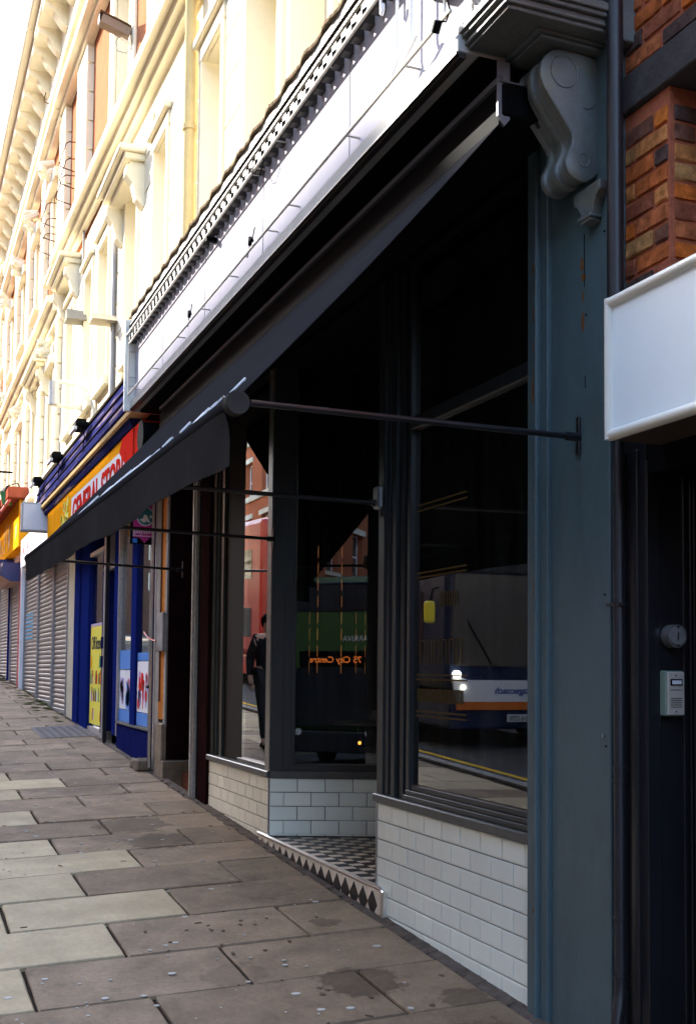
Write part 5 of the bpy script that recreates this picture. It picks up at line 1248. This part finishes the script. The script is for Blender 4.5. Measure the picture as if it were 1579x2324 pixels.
# single decker with white nose and orange stripe
X = -10.6
T, bx, Z, ya, yb = bus('single_decker_bus', 'white, orange and navy single decker bus with lit headlamps, mirrored in the big window', X, -4.90, -7.40, 1, 2.95, busnavy, busnavy, 1, 7.0)
MB().prism([(ya+.12, Z(X, 1.25)), (yb-.12, Z(X, 1.25)), (yb-.05, Z(X, 1.7)), (yb-.10, Z(X, 2.62)), (ya+.10, Z(X, 2.62)), (ya+.05, Z(X, 1.7))], 'x', X-.14, X-.09).build('windscreen', mat('windscreen_glass', (.10, .085, .07), .06), T)
MB().prism([(ya+.10, Z(X, .72)), (yb-.10, Z(X, .72)), (yb-.02, Z(X, 1.12)), (yb-.3, Z(X, 1.04)), (ya+.3, Z(X, 1.04)), (ya+.02, Z(X, 1.12))], 'x', X-.10, X-.045).build('white_nose', buswhite, T)
MB().box(X-.1, X-.035, ya+.10, yb-.10, Z(X, .60), Z(X, .72)).build('orange_stripe', busorange, T)
MB().box(X-.12, X-.06, ya+.15, yb-.15, Z(X, 2.66), Z(X, 2.86)).build('destination_panel', busglass, T)
text('lettering', 'Stagecoach', .14, mat('deep_blue_print', (.02, .07, .28), .5), T, (X-.042, -6.28, Z(X, .84)), (0, 1, 0), (0, 0, 1), .002, width=.64, bold=.004)
npl = MB().box(X-.05, X-.02, -6.26, -5.84, Z(X, .42), Z(X, .53)).build('number_plate', plate, T)
text('lettering', 'N16 OTK', .10, black, npl, (X-.018, -6.22, Z(X, .435)), (0, 1, 0), (0, 0, 1), .001, width=.36, bold=.002)
for (yy, r_) in ((-5.00, .06), (-5.10, .03), (-7.28, .06), (-7.18, .03)): MB().tube([(X-.08, yy, Z(X, 1.12 if r_ > .05 else .93)), (X-.02, yy, Z(X, 1.12 if r_ > .05 else .93))], r_, 14).build('headlight', headl, T)
q = MB().tube([(X-.1, -4.72, Z(X, 2.4)), (X+.15, -4.50, Z(X, 2.35)), (X+.15, -4.46, Z(X, 2.2))], .02, 6); ma = q.build('mirror_arm', black, T)
MB().box(X+.08, X+.18, -4.54, -4.38, Z(X, 1.86), Z(X, 2.18), .03).build('mirror_shell', mirryel, ma)
MB().tube([(X-.08, -5.6, Z(X, 1.27)), (X-.08, -5.2, Z(X, 1.9))], .012, 5).build('wiper', black, T)
# red double decker seen from behind
X = -24.5
T, bx, Z, ya, yb = bus('double_decker_bus', 'red and white double decker bus seen from behind, mirrored in the narrow left window', X, -6.35, -8.85, 1, 4.6, busred, busred, 2)
MB().box(X-.14, X-.08, ya+.25, yb-.25, Z(X, 2.9), Z(X, 3.9), .02).build('upper_rear_window', busglass, T)
MB().box(X-.13, X-.085, ya+.1, yb-.7, Z(X, 1.0), Z(X, 2.7), .02).build('white_rear_panel', buswhite, T)
MB().box(X-.13, X-.07, ya+.3, yb-.9, Z(X, 1.5), Z(X, 2.1), .02).build('lower_rear_window', busglass, T)
MB().box(X-6, X-.1, ya+.2, yb-.2, Z(X, 4.40), Z(X, 4.50), .05).build('white_roof', buswhite, T)
q = MB()
for k in range(16): q.box(X-.13, X-.082, yb-.55, yb-.12, Z(X, .35+.075*k), Z(X, .385+.075*k))
q.build('chevron_stripe', buswhite, T)
# green double decker behind the viewer, front on
X = 15.0
T, bx, Z, ya, yb = bus('double_decker_bus', 'green double decker bus with amber destination display, mirrored in the splayed window', X, -6.0, -8.5, -1, 4.75, busgreen, busglass, 3)
MB().box(X+.08, X+.13, ya+.15, yb-.15, Z(X, 3.85), Z(X, 4.6), .02).build('upper_windscreen', busglass, T)
MB().box(X+.08, X+.13, ya+.15, yb-.15, Z(X, .95), Z(X, 2.42), .02).build('windscreen', busglass, T)
dd = MB().box(X+.06, X+.13, ya+.3, yb-.3, Z(X, 2.45), Z(X, 2.85), .02).build('destination_display', black, T)
text('lettering', '75 City Centre', .22, lcd, dd, (X+.055, -6.5, Z(X, 2.56)), (0, -1, 0), (0, 0, 1), .002, width=1.4, bold=.004)
text('lettering', 'ARRIVA', .2, buswhite, T, (X+.10, -6.35, Z(X, 3.1)), (0, -1, 0), (0, 0, 1), .002)
for yy in (ya+.3, yb-.3): MB().tube([(X+.02, yy, Z(X, .8)), (X+.09, yy, Z(X, .8))], .09, 12).build('headlight', mat('unlit_headlamp', (.6, .6, .6), .2), T)

# ---------------- pedestrian in black (seen mirrored)
def person(x, y, zf):
    P_ = thing('person', 'person in dark coat and trousers walking on the pavement, carrying a folded umbrella', 'person', (x, y, zf))
    J = {'pelvis': (0, 0, .95), 'belly': (.01, 0, 1.12), 'chest': (.02, 0, 1.34), 'neck': (.03, 0, 1.50), 'head': (.05, 0, 1.62), 'crown': (.04, 0, 1.73),
         'lsh': (.02, .17, 1.42), 'lel': (-.10, .22, 1.15), 'lwr': (-.02, .23, .92), 'lha': (.02, .23, .83), 'rsh': (.02, -.17, 1.42), 'rel': (.10, -.22, 1.16), 'rwr': (.22, -.20, .98), 'rha': (.27, -.19, .92),
         'lhp': (0, .09, .92), 'lkn': (.16, .10, .52), 'lan': (.22, .10, .10), 'lto': (.36, .11, .05), 'rhp': (0, -.09, .92), 'rkn': (-.08, -.10, .50), 'ran': (-.32, -.10, .14), 'rto': (-.24, -.11, .04)}
    Rr = {'pelvis': .145, 'belly': .14, 'chest': .165, 'neck': .06, 'head': .095, 'crown': .07, 'lsh': .085, 'lel': .055, 'lwr': .04, 'lha': .04, 'rsh': .085, 'rel': .055, 'rwr': .04, 'rha': .04, 'lhp': .10, 'lkn': .072, 'lan': .05, 'lto': .04, 'rhp': .10, 'rkn': .072, 'ran': .05, 'rto': .04}
    E_ = [('pelvis', 'belly'), ('belly', 'chest'), ('chest', 'neck'), ('neck', 'head'), ('head', 'crown'), ('chest', 'lsh'), ('lsh', 'lel'), ('lel', 'lwr'), ('lwr', 'lha'), ('chest', 'rsh'), ('rsh', 'rel'), ('rel', 'rwr'), ('rwr', 'rha'), ('pelvis', 'lhp'), ('lhp', 'lkn'), ('lkn', 'lan'), ('lan', 'lto'), ('pelvis', 'rhp'), ('rhp', 'rkn'), ('rkn', 'ran'), ('ran', 'rto')]
    K_ = list(J); 
    def skin(name, keys, inflate, m_):
        me = bpy.data.meshes.new(name); kk = [k for k in K_ if k in keys]; me.from_pydata([J[k] for k in kk], [(kk.index(a_), kk.index(b_)) for a_, b_ in E_ if a_ in kk and b_ in kk], [])
        me.materials.append(m_); o = bpy.data.objects.new(name, me); COL.objects.link(o); o.parent = P_
        sm = o.modifiers.new('skin', 'SKIN'); ly = me.skin_vertices[0] if me.skin_vertices else None
        if ly is None:
            bpy.context.view_layer.update(); ly = me.skin_vertices[0] if me.skin_vertices else None
        if ly:
            for i, k in enumerate(kk): ly.data[i].radius = (Rr[k]*inflate, Rr[k]*inflate); ly.data[i].use_root = (i == 0)
        ss = o.modifiers.new('smooth', 'SUBSURF'); ss.levels = 2; ss.render_levels = 2; sm.use_smooth_shade = True
        return o
    skin('body', K_, 1.0, skinm)
    skin('coat', ['pelvis', 'belly', 'chest', 'lsh', 'lel', 'lwr', 'rsh', 'rel', 'rwr'], 1.16, cloth)
    skin('trousers', ['pelvis', 'lhp', 'lkn', 'lan', 'rhp', 'rkn', 'ran'], 1.18, mat('dark_trousers', (.02, .02, .022), .9))
    for k, a_ in (('l', 'lto'), ('r', 'rto')):
        an = Vector(J[k+'an']); to = Vector(J[a_]); c = (x, y, zf)
        MB().tube([Vector(c)+an-Vector((.05, 0, .05)), Vector(c)+to+Vector((.04, 0, -.005))], .052, 10, r2=.035).build('shoe', black, P_, smooth=True)
    q = MB(); n = 10
    import bmesh
    me = bpy.data.meshes.new('hair'); bm = bmesh.new(); bmesh.ops.create_icosphere(bm, subdivisions=3, radius=.108)
    for v in bm.verts:
        v.co.x = v.co.x*1.05-.012; v.co.z *= 1.05
        if v.co.z < -.02 and v.co.x > -.02: v.co *= .8
    bm.to_mesh(me); bm.free(); me.materials.append(black); me.shade_smooth(); h = bpy.data.objects.new('hair', me); COL.objects.link(h); h.parent = P_; h.location = (.035, 0, 1.665)
    c = Vector((x, y, zf)); f_ = MB()
    f_.tube([c+Vector((.12, 0, 1.60)), c+Vector((.155, 0, 1.585)), c+Vector((.13, 0, 1.57))], .012, 6); f_.build('nose', skinm, P_, smooth=True)
    for sgn, k in ((1, 'lha'), (-1, 'rha')):
        hp_ = c+Vector(J[k]); q = MB()
        for i in range(4): q.tube([hp_+Vector((.03-.02*i, 0, -.02)), hp_+Vector((.035-.02*i, .008, -.06)), hp_+Vector((.03-.02*i, .02*-sgn, -.085+.004*i))], .009, 6)
        q.tube([hp_+Vector((.02, -.02*sgn, 0)), hp_+Vector((.05, -.03*sgn, -.035))], .010, 6); q.build('fingers', skinm, P_, smooth=True)
    um = thing('umbrella', 'folded dark umbrella held in the walking person\'s hand', 'umbrella', tuple(c+Vector(J['rha'])))
    a_ = c+Vector(J['rha']); MB().tube([a_+Vector((0, 0, .02)), a_+Vector((.15, -.02, -.30))], .018, 8, r2=.008).build('canopy', black, um); MB().tube([a_+Vector((-.02, 0, .08)), a_+Vector((0, 0, .02))], .01, 6).build('handle', black, um)
    return P_
p_ = person(-10.0, -1.9, g(-10.0, -1.9))
bpy.context.view_layer.update()
